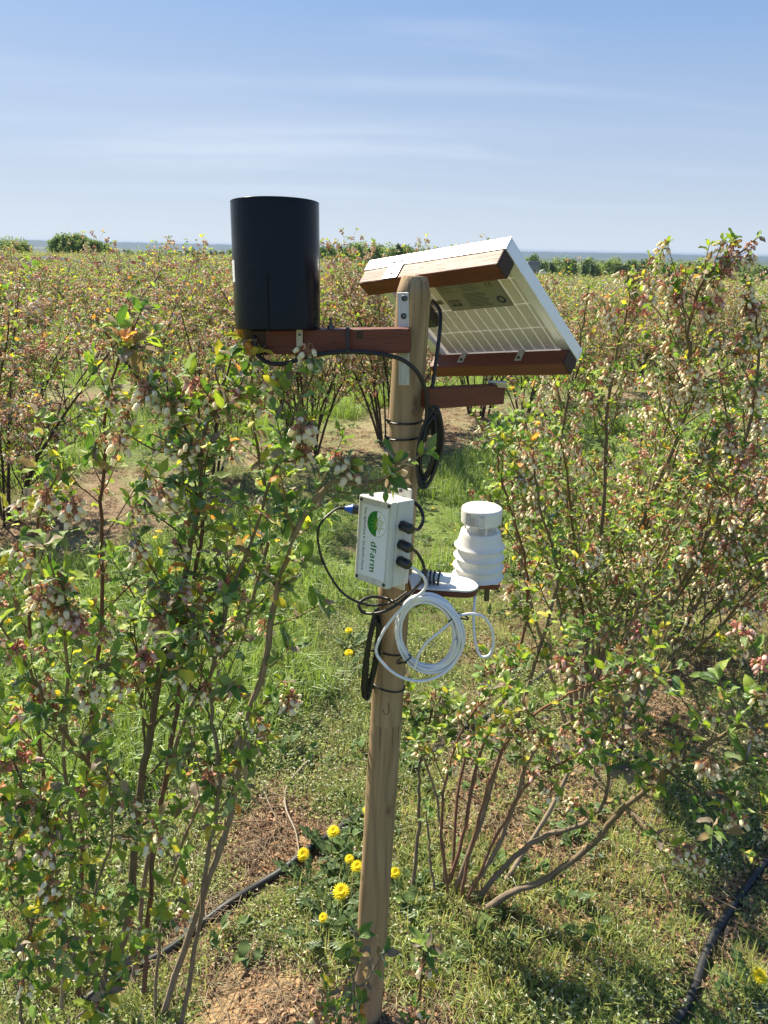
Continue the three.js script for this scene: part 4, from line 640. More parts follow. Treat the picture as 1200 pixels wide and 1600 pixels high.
{ // right of the post, spreading arched canes from behind it
  const s = new Shrub(202, { leaf: 0.043, bloom: 0.16, pink: 0.2 });
  const C = [
    [[[752, 1425, 1.77], [800, 1395, 1.74], [850, 1375, 1.72], [912, 1331, 1.68], [969, 1269, 1.62], [1044, 1206, 1.52], [1137, 1144, 1.42], [1215, 1110, 1.36]], 0.0125, 0.0035, 0.62],
    [[[744, 1408, 1.80], [787, 1356, 1.80], [850, 1306, 1.78], [912, 1287, 1.76], [945, 1250, 1.75], [948, 1200, 1.73], [930, 1130, 1.72]], 0.0095, 0.003, 0.6],
    [[[735, 1390, 1.83], [762, 1350, 1.83], [800, 1269, 1.82], [831, 1181, 1.80], [887, 1131, 1.78], [944, 1112, 1.74], [1010, 1060, 1.70], [1040, 990, 1.68]], 0.0085, 0.003, 0.55],
    [[[712, 1390, 1.83], [750, 1287, 1.85], [781, 1181, 1.88], [812, 1110, 1.90], [850, 990, 1.92], [872, 900, 1.92], [846, 800, 1.90], [830, 700, 1.90]], 0.0085, 0.0025, 0.5],
    [[[700, 1384, 1.84], [725, 1300, 1.88], [750, 1181, 1.94], [790, 1090, 1.98], [815, 1010, 2.0], [825, 930, 1.98], [817, 860, 1.97], [796, 790, 1.97], [779, 724, 1.96], [783, 692, 1.95]], 0.0062, 0.0022, 0.5],
    [[[645, 1385, 1.82], [655, 1290, 1.84], [655, 1220, 1.86], [660, 1170, 1.88], [676, 1110, 1.88]], 0.0060, 0.0028, 0.65],
    [[[694, 1390, 1.85], [690, 1306, 1.88], [678, 1231, 1.90], [650, 1150, 1.92], [640, 1105, 1.92]], 0.0050, 0.0022, 0.65],
    [[[720, 1400, 1.80], [735, 1330, 1.78], [765, 1220, 1.74], [800, 1150, 1.70], [860, 1100, 1.64], [920, 1070, 1.58], [985, 1040, 1.53]], 0.0055, 0.0022, 0.5],
    [[[705, 1395, 1.86], [715, 1250, 1.92], [740, 1120, 1.98], [770, 1050, 2.0], [840, 1010, 2.0], [905, 1000, 1.98]], 0.0050, 0.0022, 0.5],
    [[[760, 1415, 1.83], [840, 1300, 1.95], [900, 1180, 2.05], [960, 1040, 2.1], [1008, 920, 2.12], [1046, 850, 2.12], [1080, 780, 2.10]], 0.0080, 0.0025, 0.5],
    [[[700, 1395, 1.80], [690, 1300, 1.76], [700, 1200, 1.74], [735, 1120, 1.74], [790, 1060, 1.76]], 0.0050, 0.0022, 0.4],
    [[[730, 1405, 1.78], [780, 1300, 1.70], [830, 1220, 1.64], [880, 1190, 1.58], [940, 1160, 1.52]], 0.0050, 0.0022, 0.45],
    [[[680, 1400, 1.80], [672, 1340, 1.80], [668, 1290, 1.80]], 0.0040, 0.003, 0.9],
    [[[1044, 1206, 1.52], [1090, 1235, 1.46], [1150, 1260, 1.40], [1190, 1270, 1.36]], 0.0035, 0.0018, 0.2],
  ];
  for (const [pts, r0, r1, f0] of C) s.cane(PP(pts), r0, r1, { f0, every: 0.040, len: 0.18, twig: 0.090, taper: 0.8 });
  const T = [['W', 1070, 1330, 1.38, 1.3], ['W', 1085, 1345, 1.38, 1.1], ['W', 1150, 1270, 1.34, 1.3], ['W', 1125, 1245, 1.36], ['W', 900, 1262, 1.7], ['W', 930, 1170, 1.62], ['W', 1100, 1180, 1.42], ['P', 1005, 985, 1.60, 1.4], ['P', 970, 1050, 1.55, 1.3], ['P', 880, 1030, 1.6, 1.2], ['P', 1190, 1030, 1.4, 1.3], ['W', 905, 870, 1.9, 1.2], ['W', 1075, 865, 1.9, 1.2], ['W', 920, 860, 1.9], ['G', 850, 1160, 1.62, 1.2], ['G', 985, 1195, 1.48, 1.3], ['G', 1010, 1190, 1.48, 1.2], ['G', 1140, 1240, 1.36, 1.2], ['G', 1170, 1190, 1.36, 1.2], ['G', 690, 1130, 1.88, 1.1], ['G', 720, 1100, 1.9, 1.1], ['G', 650, 1130, 1.9], ['G', 790, 1090, 1.86, 1.1], ['R', 783, 690, 1.95], ['R', 800, 730, 1.95], ['W', 830, 740, 1.95], ['G', 1060, 1085, 1.5, 1.3], ['G', 1120, 1060, 1.46, 1.3], ['G', 960, 1100, 1.56, 1.2], ['G', 1180, 1090, 1.40, 1.3], ['P', 1160, 980, 1.5], ['G', 640, 1065, 1.93, 0.9], ['G', 660, 1112, 1.88, 1.1], ['G', 702, 1150, 1.86, 1.1], ['G', 742, 1122, 1.88, 1.2], ['G', 772, 1165, 1.82, 1.1], ['G', 690, 1085, 1.92, 1.1], ['R', 730, 1180, 1.84], ['G', 805, 1130, 1.78, 1.1], ['W', 760, 1080, 1.9, 0.9]];
  for (const [t, x, y, d, k] of T) s.tip(P(x, y, d), t, k ?? 1);
  const root = thing('blueberry_bush', 'blueberry bush right behind the post with bare arching lower canes', 'bush', gy(G(720, 1405)));
  s.buildNear(root, 300, 60, 280);
}
{ // tall shrub at the right edge
  const s = new Shrub(303, { leaf: 0.038, bloom: 0.46, pink: 0.3 }), b = gy(G(905, 1150));
  const C = [
    [[[905, 1150, 2.64], [960, 960, 2.55], [1010, 800, 2.45], [1060, 680, 2.35], [1080, 600, 2.28], [1076, 517, 2.24], [1092, 451, 2.2], [1117, 415, 2.18], [1150, 399, 2.17]], 0.0095, 0.0028, 0.35],
    [[[900, 1150, 2.66], [925, 950, 2.7], [945, 780, 2.7], [948, 655, 2.7], [967, 538, 2.68], [983, 476, 2.66], [1000, 432, 2.64]], 0.0090, 0.0026, 0.35],
    [[[910, 1150, 2.62], [1010, 1000, 2.4], [1100, 850, 2.25], [1160, 700, 2.15], [1185, 560, 2.1], [1180, 480, 2.1]], 0.0090, 0.0026, 0.3],
    [[[896, 1150, 2.66], [880, 950, 2.75], [870, 780, 2.8], [885, 640, 2.82], [905, 540, 2.85], [915, 480, 2.85]], 0.0085, 0.0026, 0.35],
    [[[915, 1150, 2.60], [1060, 1040, 2.25], [1150, 950, 2.05], [1210, 850, 1.95], [1230, 740, 1.9]], 0.0085, 0.0026, 0.3],
    [[[905, 1150, 2.68], [985, 900, 2.9], [1030, 720, 3.0], [1050, 580, 3.05], [1045, 500, 3.05]], 0.0085, 0.0026, 0.35],
    [[[905, 1150, 2.62], [930, 1020, 2.45], [975, 920, 2.35], [1030, 840, 2.28], [1080, 760, 2.2], [1110, 690, 2.18]], 0.0075, 0.0026, 0.3],
    [[[890, 1150, 2.60], [845, 1000, 2.5], [815, 880, 2.45], [800, 780, 2.45], [812, 690, 2.45]], 0.0070, 0.0026, 0.4],
    [[[905, 1150, 2.64], [1000, 1010, 2.5], [1080, 900, 2.4], [1130, 800, 2.3], [1140, 700, 2.3], [1130, 620, 2.3]], 0.0070, 0.0026, 0.35],
  ];
  for (const [pts, r0, r1, f0] of C) s.cane(PP(pts), r0, r1, { f0, every: 0.044, len: 0.24, twig: 0.085, taper: 1.0 });
  for (const [t, x, y, d, k] of [['P', 1143, 400, 2.17, 1.3], ['P', 1120, 415, 2.18], ['P', 1062, 432, 2.24, 1.1], ['W', 978, 424, 2.64, 1.1], ['W', 1005, 426, 2.64], ['W', 960, 505, 2.6], ['W', 1100, 455, 2.2], ['W', 1180, 600, 2.1, 1.2], ['W', 1130, 540, 2.2, 1.2], ['W', 1165, 465, 2.1, 1.1], ['P', 1185, 700, 2.0, 1.3], ['P', 1180, 790, 2.0, 1.2], ['W', 860, 900, 2.4], ['W', 1010, 640, 2.4], ['W', 900, 600, 2.8], ['W', 1060, 650, 2.3, 1.1], ['W', 1095, 600, 2.2], ['W', 1040, 730, 2.3], ['W', 1120, 660, 2.2]]) s.tip(P(x, y, d), t, k ?? 1);
  const root = thing('blueberry_bush', 'tall flowering blueberry bush at the right edge, its tip reaching above the horizon', 'bush', b);
  s.buildNear(root, 300, 150, 290);
}
{ // the next one along the row, between the two
  const b = gy(V(0.93, 0, -2.75)), s = vase(505, 1.28, 0.62, 12, { leaf: 0.040, bloom: 0.22, pink: 0.25, w: W_HERO }, { f0: 0.32, every: 0.044, len: 0.22, twig: 0.09, taper: 0.8 }, b);
  s.buildNear(thing('blueberry_bush', 'dense leafy blueberry bush at middle right, between the arching and the tall bush', 'bush', b), 260, 60, 150);
}
{ // low shoots at the bottom edge, close to the camera
  const s = new Shrub(404, { leaf: 0.036, bloom: 0.15, pink: 0.4, w: [0.22, 0.25, 0.12, 0.06, 0.02, 0.22, 0.12, 0.05] });
  const C = [[[[560, 1720, 1.12], [556, 1650, 1.10], [552, 1570, 1.08], [556, 1500, 1.07]], 0.0030, 0.0016, 0.3], [[[590, 1720, 1.12], [622, 1640, 1.12], [655, 1560, 1.12], [662, 1490, 1.12]], 0.0030, 0.0016, 0.55], [[[540, 1720, 1.10], [515, 1650, 1.09], [500, 1600, 1.08], [505, 1560, 1.07]], 0.0026, 0.0016, 0.3], [[[600, 1730, 1.05], [640, 1660, 1.04], [655, 1610, 1.03]], 0.0026, 0.0016, 0.6]];
  for (const [pts, r0, r1, f0] of C) s.cane(PP(pts), r0, r1, { f0, every: 0.045, len: 0.06, twig: 0.035, simple: true });
  for (const [t, x, y, d, k] of [['W', 650, 1592, 1.02, 0.9], ['P', 630, 1600, 1.02, 0.8], ['G', 560, 1465, 1.07, 1.1], ['G', 665, 1480, 1.12, 1.2], ['G', 550, 1560, 1.08, 1.2], ['G', 600, 1490, 1.1, 0.9], ['R', 520, 1580, 1.08]]) s.tip(P(x, y, d), t, k ?? 1);
  s.buildNear(thing('blueberry_bush', 'low young blueberry shoots at the bottom edge in front of the post foot', 'bush', G(575, 1725)), 120, 8, 60);
}

// ------------------------------------------------------------------ the rows
const rowPt = (k, t, off = 0) => { const n = ROWS(k) + off; return [ROW_N[0] * n + ROW_U[0] * t, ROW_N[1] * n + ROW_U[1] * t]; };
{
  const R = rng(77), spots = [];
  for (let k = 0; k < 34; k++) for (let t = -45; t < 170; t += 0.9) {
    const tt = t + (R() - 0.5) * 0.35, [x, d] = rowPt(k, tt, (R() - 0.5) * 0.3); const j = [R(), R(), R()];
    if (k === 0 && tt < 3.2) continue; if (k && R() < 0.07) continue;
    if (d < 1.2 || Math.abs(x) > 0.56 * d + 0.9) continue;
    const r = Math.hypot(x, d); if (r > 130) continue;
    const px = 600 + FPX * x / (d * 0.95 + 0.6); if (k === 1 && px > 40 && px < 235) continue; // gap in the second row
    spots.push({ k, t: tt, x, d, r, j, px });
  }
  spots.sort((a, b) => a.r - b.r);
  const near = spots.slice(0, 292), rest = spots.slice(292);
  console.log('bushes in rows', spots.length, 'individual to', near[near.length - 1].r.toFixed(1));
  const mids = [], fars = [];
  const byRow = {}; for (const s of near) (byRow[s.k] ??= []).push(s); for (const k in byRow) byRow[k].sort((a, b) => a.px - b.px).forEach((s, i) => { s.i = i; });
  near.forEach((s) => {
    const mid = s.r < 15, set = mid ? mids : fars, n = mid ? 6 : 5, y = landY(s.x, s.d), kind = Math.floor(s.j[0] * n); let o;
    let label, group = 'blueberry bushes of the field rows';
    if (s.k === 0) label = ord[s.i] + ' blueberry bush behind the tall one at the right edge, in the nearest row';
    else if (s.k <= 6 && s.i < 45) label = (s.k === 1 ? 'flowering' : s.k === 2 ? 'leafy' : 'pale blossoming') + ' blueberry bush, ' + ord[s.i] + ' from the left in the ' + ord[s.k] + ' row';
    else { const far = s.r < 25 ? 'in the middle distance beyond the second alley' : s.r < 38 ? 'in the crowded rows farther back' : 'small with distance in the far rows'; label = 'pale blossoming blueberry bush ' + far; group += s.r < 25 ? ', middle distance' : s.r < 38 ? ', farther back' : ', far rows'; }
    const name = 'blueberry_bush';
    if (!set[kind]) {
      o = thing(name, label, 'bush', V(0, 0, 0), group); bases.set(o, V());
      if (mid) vase(900 + kind * 7, [1.42, 1.30, 1.48, 1.36, 1.45, 1.25][kind], [0.75, 0.62, 0.68, 0.85, 0.6, 0.7][kind], [11, 8, 12, 10, 13, 9][kind], { leaf: 0.046, bloom: 0.65, pink: 0.3, w: W_FIELD, step: 0.032 }, { every: 0.062, len: 0.30, twig: 0.12, f0: [0.14, 0.3, 0.2, 0.12, 0.26, 0.18][kind] }).buildFar(o, false);
      else vase(1300 + kind * 7, [1.42, 1.32, 1.46, 1.38, 1.28][kind], 0.74, 8, { leaf: 0.074, bloom: 0.75, pink: 0.3, w: W_FIELD, step: 0.068 }, { every: 0.115, len: 0.30, twig: 0.13, f0: 0.14 }).buildFar(o, true, M.farLeafV);
      set[kind] = o;
    } else { o = set[kind].clone(); o.name = numbered(name); scene.add(o); o.userData = { label, category: 'bush', group }; }
    o.position.set(s.x, y, -s.d); o.rotation.y = s.j[1] * 6.283; const q = (s.k === 0 ? 0.86 : mid ? 0.97 : 0.92) - 0.10 * (s.j[0] * 7 % 1) + 0.26 * s.j[2]; o.scale.set(q * 1.05, q, q * 1.05);
  });
  // the rest of the field, past three hundred bushes
  const one = fars.find((f) => f), geos = one.children.map((c) => { const g = c.geometry.clone(); return g; }), g = mergeGeometries(geos);
  const im = new THREE.InstancedMesh(g, M.farLeafV, rest.length), m = new THREE.Matrix4();
  rest.forEach((s, i) => { const q = 0.9 + 0.3 * s.j[2]; m.compose(V(s.x, landY(s.x, s.d), -s.d), new THREE.Quaternion().setFromAxisAngle(UPV, s.j[1] * 6.283), V(q * 1.1, q, q * 1.1)); im.setMatrixAt(i, m); });
  im.name = 'blueberry_rows'; im.castShadow = true; scene.add(im); tag(im, 'distant blueberry rows merging into one olive mass below the horizon', 'bushes', null, 'stuff');
}

// ------------------------------------------------------------------ grass, weeds, litter
function bladeTuft(seed, n, h, spread, col, col2, wide) {
  const R = rng(seed), mb = new MB();
  for (let k = 0; k < n; k++) {
    const a = R() * 6.283, r = spread * Math.sqrt(R()), b = V(Math.cos(a) * r, 0, Math.sin(a) * r), l = h * (0.5 + R() * 0.7), lean = V(Math.cos(a + R() - 0.5), 0, Math.sin(a + R() - 0.5)).multiplyScalar(0.25 + R() * 0.6), side = V(-lean.z, 0, lean.x).normalize().multiplyScalar(wide * (0.7 + R() * 0.6)), c = mix3(col, col2, R());
    const p1 = b.clone().add(V(lean.x * l * 0.35, l * 0.6, lean.z * l * 0.35)), p2 = b.clone().add(V(lean.x * l, l * (0.95 - 0.3 * lean.length()), lean.z * l));
    const v = [b.clone().sub(side), b.clone().add(side), p1.clone().sub(side.clone().multiplyScalar(0.75)), p1.clone().add(side.clone().multiplyScalar(0.75)), p2], nn = V(-lean.x * 0.6, 0.55, -lean.z * 0.6).normalize();
    mb.add({ p: v.flatMap((q) => q.toArray()), n: v.flatMap(() => nn.toArray()), u: null, i: [0, 1, 2, 1, 3, 2, 2, 3, 4] }, new THREE.Matrix4(), c);
  }
  return mb.geo();
}
function weedTuft(seed, n, h, spread, leaf, cols, flowers, fcol = [0.82, 0.82, 0.74]) {
  const R = rng(seed), mb = new MB();
  for (let k = 0; k < n; k++) { const a = R() * 6.283, r = spread * Math.sqrt(R()), p = V(Math.cos(a) * r, h * R() * (1 - 0.4 * r / spread), Math.sin(a) * r), s = leaf * (0.6 + R() * 0.8); mb.add(leaf > 0.02 ? LEAFT[k % 5] : LEAFS[k & 1], frame(p, V(Math.cos(a + R() * 2), 0.15 + R() * 0.7, Math.sin(a + R() * 2)), dirRand(R, 1.2), s * 1.2, s, s), mix3(cols[0], cols[1], R())); }
  for (let k = 0; k < n / 6; k++) { const a = R() * 6.283, r = spread * R(); mb.tube([V(Math.cos(a) * r * 0.5, 0, Math.sin(a) * r * 0.5), V(Math.cos(a) * r, h * (0.8 + 0.5 * R()), Math.sin(a) * r)], 0.0007, 0.0005, 3, [0.16, 0.2, 0.06]); }
  for (let k = 0; k < flowers; k++) { const a = R() * 6.283, r = spread * Math.sqrt(R()), p = V(Math.cos(a) * r, h * (0.85 + R() * 0.55), Math.sin(a) * r); for (let q = 0; q < 3; q++) mb.add(LEAFS[0], frame(p, V(Math.cos(q * 2.1 + a), 0.5, Math.sin(q * 2.1 + a)), UPV, 0.006, 0.0042, 0.004), fcol); }
  return mb.geo();
}
function scatter(name, label, category, geo, mat, n, seed, where, size, tint) {
  const R = rng(seed), ms = [], cs = []; let tries = 0;
  while (ms.length < n && tries++ < n * 14) {
    const d = where.d0 + (where.d1 - where.d0) * Math.pow(R(), where.pow ?? 1), x = (R() * 2 - 1) * (0.60 * d + 0.55), k = where.f(x, d); if (R() > k) continue;
    const s = size * (0.6 + R() * 0.8) * (where.grow ? 1 + d * where.grow : 1), q = new THREE.Quaternion().setFromEuler(new THREE.Euler((R() - 0.5) * (where.tilt ?? 0.3), R() * 6.283, (R() - 0.5) * (where.tilt ?? 0.3)));
    ms.push(new THREE.Matrix4().compose(V(x, landY(x, d) + (where.lift ?? 0), -d), q, V(s, s * (0.7 + R() * 0.6), s))); const b = 0.7 + R() * 0.6; cs.push(tint ? tint(R, x, d).map((v) => v * b) : [b, b, b]);
  }
  const im = new THREE.InstancedMesh(geo, mat, ms.length); ms.forEach((m, i) => { im.setMatrixAt(i, m); im.setColorAt(i, lin(...cs[i])); }); im.name = name; im.castShadow = im.receiveShadow = true; scene.add(im); return tag(im, label, category, null, 'stuff');
}
const alley = (x, d) => { const [rd] = rowOf(x, d); return sstep(0.75, 1.25, rd + (fbm(x * 1.3, d * 1.3, 21, 4) - 0.5) * 0.9); };
const patch = (x, d, f, s) => fbm(x * f, d * f, s, 3);
const bareSoil = (x, d) => clamp((d < 7 ? 1.1 - sstep(0.02, 0.10, hoseNear(x, d)) : 0) + 1.25 * (Math.exp(-((x + 0.30) ** 2 + (d - 1.42) ** 2) / 0.05) + Math.exp(-((x + 0.34) ** 2 + (d - 2.05) ** 2) / 0.045) + Math.exp(-((x - 0.05) ** 2 + (d - 1.3) ** 2) / 0.02)));
scatter('grass', 'bright green grass in the alley between the rows', 'grass', bladeTuft(1, 16, 0.12, 0.045, [0.155, 0.30, 0.018], [0.31, 0.43, 0.035], 0.0022), M.grassV, 26000, 5, { d0: 2.2, d1: 26, pow: 1.4, grow: 0.05, f: (x, d) => alley(x, d) * sstep(0.36, 0.52, patch(x, d, 0.9, 61)) }, 1.0, (R, x, d) => mix3([1, 1, 1], [1.25, 1.0, 0.75], R() * 0.7));
scatter('grass', 'sparse short grass among the weeds close to the post', 'grass', bladeTuft(2, 12, 0.055, 0.035, [0.14, 0.26, 0.028], [0.32, 0.38, 0.09], 0.0012), M.grassV, 5000, 6, { d0: 1.0, d1: 4.2, pow: 1.3, f: (x, d) => (0.10 + 0.9 * sstep(0.50, 0.66, patch(x, d, 1.7, 71))) * (1 - bareSoil(x, d)) }, 1.0, (R) => mix3([1, 1, 1], [1.4, 1.1, 0.9], R()));
scatter('chickweed', 'pale green chickweed with tiny white flowers on the ground round the post', 'weeds', weedTuft(3, 40, 0.026, 0.060, 0.011, [[0.16, 0.24, 0.045], [0.38, 0.45, 0.13]], 1), M.grassV, 15000, 7, { d0: 0.95, d1: 6.5, pow: 1.5, f: (x, d) => (0.06 + 0.94 * sstep(0.44, 0.60, patch(x, d, 1.5, 81))) * (1 - bareSoil(x, d)) }, 0.9, (R) => mix3([0.8, 0.95, 0.8], [1.3, 1.15, 1.0], R()));
scatter('weeds', 'dark green broad-leaved weeds scattered on the ground', 'weeds', weedTuft(4, 16, 0.05, 0.06, 0.034, [[0.06, 0.13, 0.02], [0.15, 0.24, 0.035]], 0), M.grassV, 320, 8, { d0: 1.1, d1: 9, pow: 1.4, f: (x, d) => sstep(0.52, 0.66, patch(x, d, 2.2, 91)) * (1 - bareSoil(x, d)) }, 0.9);
const litterGeo = (() => { const R = rng(12), mb = new MB(); for (let k = 0; k < 9; k++) { const p = V((R() - 0.5) * 0.12, 0.004 + R() * 0.008, (R() - 0.5) * 0.12), s = 0.018 + R() * 0.022; mb.add(LEAFT[k % 5], frame(p, V(R() - 0.5, (R() - 0.5) * 0.4, R() - 0.5), V(R() - 0.5, 1.2, R() - 0.5), s, s, s), mix3([0.30, 0.19, 0.11], [0.42, 0.31, 0.20], R())); } for (let k = 0; k < 4; k++) { const a = R() * 6.28, p = V((R() - 0.5) * 0.1, 0.006, (R() - 0.5) * 0.1); mb.tube([p, p.clone().add(V(Math.cos(a) * 0.035, 0.006 * R(), Math.sin(a) * 0.035)), p.clone().add(V(Math.cos(a + 0.3) * 0.07, 0.004, Math.sin(a + 0.3) * 0.07))], 0.0012, 0.0008, 3, [0.33, 0.25, 0.17]); } return mb.geo(); })();
scatter('leaf_litter', 'dry brown leaves and twigs on the soil under the bushes', 'litter', litterGeo, M.flowerV, 14000, 9, { d0: 0.95, d1: 10, pow: 1.6, tilt: 0.15, f: (x, d) => (1 - alley(x, d)) * (0.15 + 0.85 * sstep(0.42, 0.58, patch(x, d, 1.9, 95))) }, 0.6, (R) => mix3([0.6, 0.5, 0.45], [1.2, 1.1, 1.0], R()));
scatter('yellow_flowers', 'tiny yellow dandelion heads dotted through the far grass', 'flowers', (() => { const mb = new MB(), R = rng(3); for (let k = 0; k < 14; k++) { const a = k * 2.4; mb.add(LEAFS[0], frame(V(0, 0.11, 0), V(Math.cos(a), 0.2 + 0.6 * R(), Math.sin(a)), UPV, 0.020, 0.018, 0.012), [0.80, 0.58, 0.01]); } return mb.geo(); })(), M.flowerV, 260, 19, { d0: 3.5, d1: 14, pow: 1.2, f: (x, d) => alley(x, d) }, 1.0);

const strawGeo = (() => { const R = rng(41), mb = new MB(); for (let k = 0; k < 8; k++) { const a = R() * 6.28, l = 0.03 + R() * 0.06, p = V((R() - 0.5) * 0.1, 0.005 + R() * 0.012, (R() - 0.5) * 0.1); mb.tube([p, p.clone().add(V(Math.cos(a) * l, (R() - 0.4) * 0.02, Math.sin(a) * l))], 0.0011, 0.0007, 3, mix3([0.58, 0.48, 0.32], [0.36, 0.27, 0.18], R())); } return mb.geo(); })();
scatter('dry_straw', 'pale dry straw and stem bits lying on the ground', 'straw', strawGeo, M.flowerV, 5500, 23, { d0: 0.95, d1: 8, pow: 1.5, tilt: 0.2, f: (x, d) => 0.25 + 0.75 * sstep(0.42, 0.6, patch(x, d, 2.6, 103)) }, 1.0);

// dandelions one can point at
{
  const petals = (() => { const mb = new MB(), R = rng(8); for (let ring = 0; ring < 3; ring++) for (let k = 0; k < 22; k++) { const a = k / 22 * 6.283 + ring * 0.15, e = [0.02, 0.28, 0.8][ring], l = [0.021, 0.0165, 0.010][ring]; mb.add(LEAFS[0], frame(V(Math.cos(a) * 0.002, ring * 0.002, Math.sin(a) * 0.002), V(Math.cos(a), e + R() * 0.15, Math.sin(a)), UPV, l * 0.55, l, l * 0.6), mix3([0.93, 0.78, 0.012], [0.90, 0.68, 0.010], R())); } return mb.geo(); })();
  const cup = new THREE.ConeGeometry(0.008, 0.012, 8).rotateX(Math.PI).translate(0, -0.005, 0), leafG = (() => { const sh = []; const mb = new MB(); for (let k = 0; k < 6; k++) for (const s of [-1, 1]) mb.add(LEAFS[0], frame(V(0, 0.15 + k * 0.13, 0), V(s * 0.8, -0.25 + k * 0.05, 0), V(0, 0, 1), 0.30, 0.24, 0.2), [0.075, 0.15, 0.025]); mb.add(LEAFT[0], frame(V(0, 0, 0), V(0, 1, 0), V(0, 0, 1), 0.55, 1.05, 0.8), [0.085, 0.165, 0.028]); return mb.geo(); })();
  const stalkM = std({ color: lin(0.20, 0.21, 0.07), roughness: 0.7 }), cupM = std({ color: lin(0.09, 0.15, 0.03), roughness: 0.8 });
  const D = [[521, 1299, 0.11, 'dandelion left of the post, uppermost of the bright cluster', 1], [474, 1335, 0.12, 'dandelion tilted sideways at the end of the left black hose', 1, 1], [546, 1342, 0.10, 'smaller dandelion touching the left edge of the post, upper of two', 0.7], [558, 1354, 0.10, 'dandelion right against the left edge of the post, lower of two', 0.95], [533, 1393, 0.12, 'largest dandelion, low on the left of the post', 1.2], [573, 1266, 0.08, 'dandelion peeking out at the left post edge above the cluster', 0.7], [617, 1364, 0.12, 'dandelion just right of the post, half hidden behind it', 0.85], [505, 1434, 0.07, 'half closed dandelion at lower left of the post', 0.7, 1], [1187, 1525, 0.09, 'dandelion at the bottom right corner of the photo', 1], [1076, 826, 0.10, 'dandelion behind the right bush, seen through its stems', 1], [805, 873, 0.10, 'dandelion just right of the weather sensor', 1], [545, 1020, 0.10, 'dandelion in the grass left of the black cable bundle', 1], [87, 1085, 0.15, 'dandelion behind the left bush, near the left edge', 1], [172, 1110, 0.15, 'dandelion behind the lower left bush canes', 1], [545, 985, 0.10, 'dandelion left of the post beside the black cable loop', 0.9], [12, 972, 0.14, 'dandelion at the left edge beside the big white cluster', 1]];
  D.forEach(([x, y, h, label, k, side], i) => {
    const R = rng(600 + i), p = G(x, y, h), base = V(p.x + (R() - 0.5) * 0.03, landY(p.x, -p.z), p.z + (R() - 0.5) * 0.03), t = thing('dandelion', label, 'dandelion', base, 'dandelions in bloom');
    const top = p.clone().sub(base), nrm = V((R() - 0.5) * 0.4 + (side ? -0.7 : 0), 1, 0.45 + (side ? 0.3 : 0)).normalize(), mb = new MB().tube([V(0, 0, 0), V(top.x * 0.3, top.y * 0.5, top.z * 0.3), top], 0.0022, 0.0018, 6, [1, 1, 1]);
    const st = new THREE.Mesh(mb.geo(), stalkM); st.name = 'stalk'; t.add(st); const pe = new THREE.Mesh(petals, M.flowerV); pe.name = 'flower_head'; pe.position.copy(top); pe.quaternion.setFromUnitVectors(UPV, nrm); pe.scale.setScalar(k); t.add(pe); const cu = new THREE.Mesh(cup, cupM); cu.name = 'flower_cup'; pe.add(cu);
    const nL = 7; for (let q = 0; q < nL; q++) { const a = q / nL * 6.283 + R(), l = 0.085 + R() * 0.06, m = new THREE.Mesh(leafG, M.leafV); m.name = 'leaf'; frame(V(0, 0.004, 0), V(Math.cos(a), 0.35 + R() * 0.5, Math.sin(a)), UPV, l * 0.55, l, l * 0.7).decompose(m.position, m.quaternion, m.scale); t.add(m); }
    t.traverse((o) => { o.castShadow = o.receiveShadow = true; });
  });
}

// drip hoses and fallen sticks
{
  const hose = (label, pts, r) => { const p = pts.map(([x, y, l]) => { const q = G(x, y); q.y = landY(q.x, -q.z) + r * 0.75 + (l ?? 0); return q; }), t = thing('drip_hose', label, 'hose', p[0].clone()); part(t, 'hose_run', tubeG(p, r, 120, 10), M.hose); };
  hose('black irrigation hose on the ground between the left bush and the post', [[120, 1575], [190, 1528], [260, 1490], [315, 1447], [365, 1412], [410, 1382], [445, 1365, 0.01], [474, 1345, 0.015], [530, 1300], [610, 1235], [690, 1168], [780, 1108], [860, 1050], [960, 985], [1100, 900]], 0.0125);
  hose('black irrigation hose at the lower right corner', [[1030, 1630], [1062, 1590], [1085, 1545], [1100, 1500], [1118, 1460], [1150, 1410], [1185, 1362], [1230, 1310]], 0.0125);
  const stick = (label, pts, r, col) => { const p = pts.map(([x, y, h]) => { const q = G(x, y, h ?? 0.01); q.y = Math.max(q.y, landY(q.x, -q.z) + r * 0.7); return q; }), t = thing('stick', label, 'stick', p[0].clone()); part(t, 'twig', new MB().tube(curve(p, 18), r, r * 0.5, 6, col).geo(), M.bark); };
  stick('thin reddish stick lying left of the post', [[300, 1290, 0.02], [360, 1285, 0.03], [410, 1283, 0.03], [452, 1290, 0.02]], 0.0035, [0.30, 0.17, 0.12]);
  stick('pale crooked stick lying left of the post above the hose', [[490, 1180, 0.03], [450, 1225, 0.02], [446, 1260, 0.03], [462, 1300, 0.02], [468, 1336, 0.01]], 0.0045, [0.44, 0.37, 0.28]);
  stick('short pale stick beside the reddish one', [[408, 1225, 0.02], [420, 1255, 0.02], [432, 1278, 0.01]], 0.003, [0.42, 0.36, 0.27]);
  stick('dark reddish twig on the ground at lower right', [[1035, 1365, 0.05], [1045, 1400, 0.03], [1058, 1440, 0.02]], 0.0028, [0.24, 0.10, 0.07]);
  stick('thin dry stick on the mulch behind the left bush', [[150, 1255, 0.01], [230, 1210, 0.02], [300, 1240, 0.01]], 0.003, [0.36, 0.28, 0.2]);
  stick('brown stick beside the lower end of the hose', [[315, 1405, 0.01], [360, 1440, 0.01], [405, 1470, 0.01]], 0.003, [0.30, 0.22, 0.15]);
}

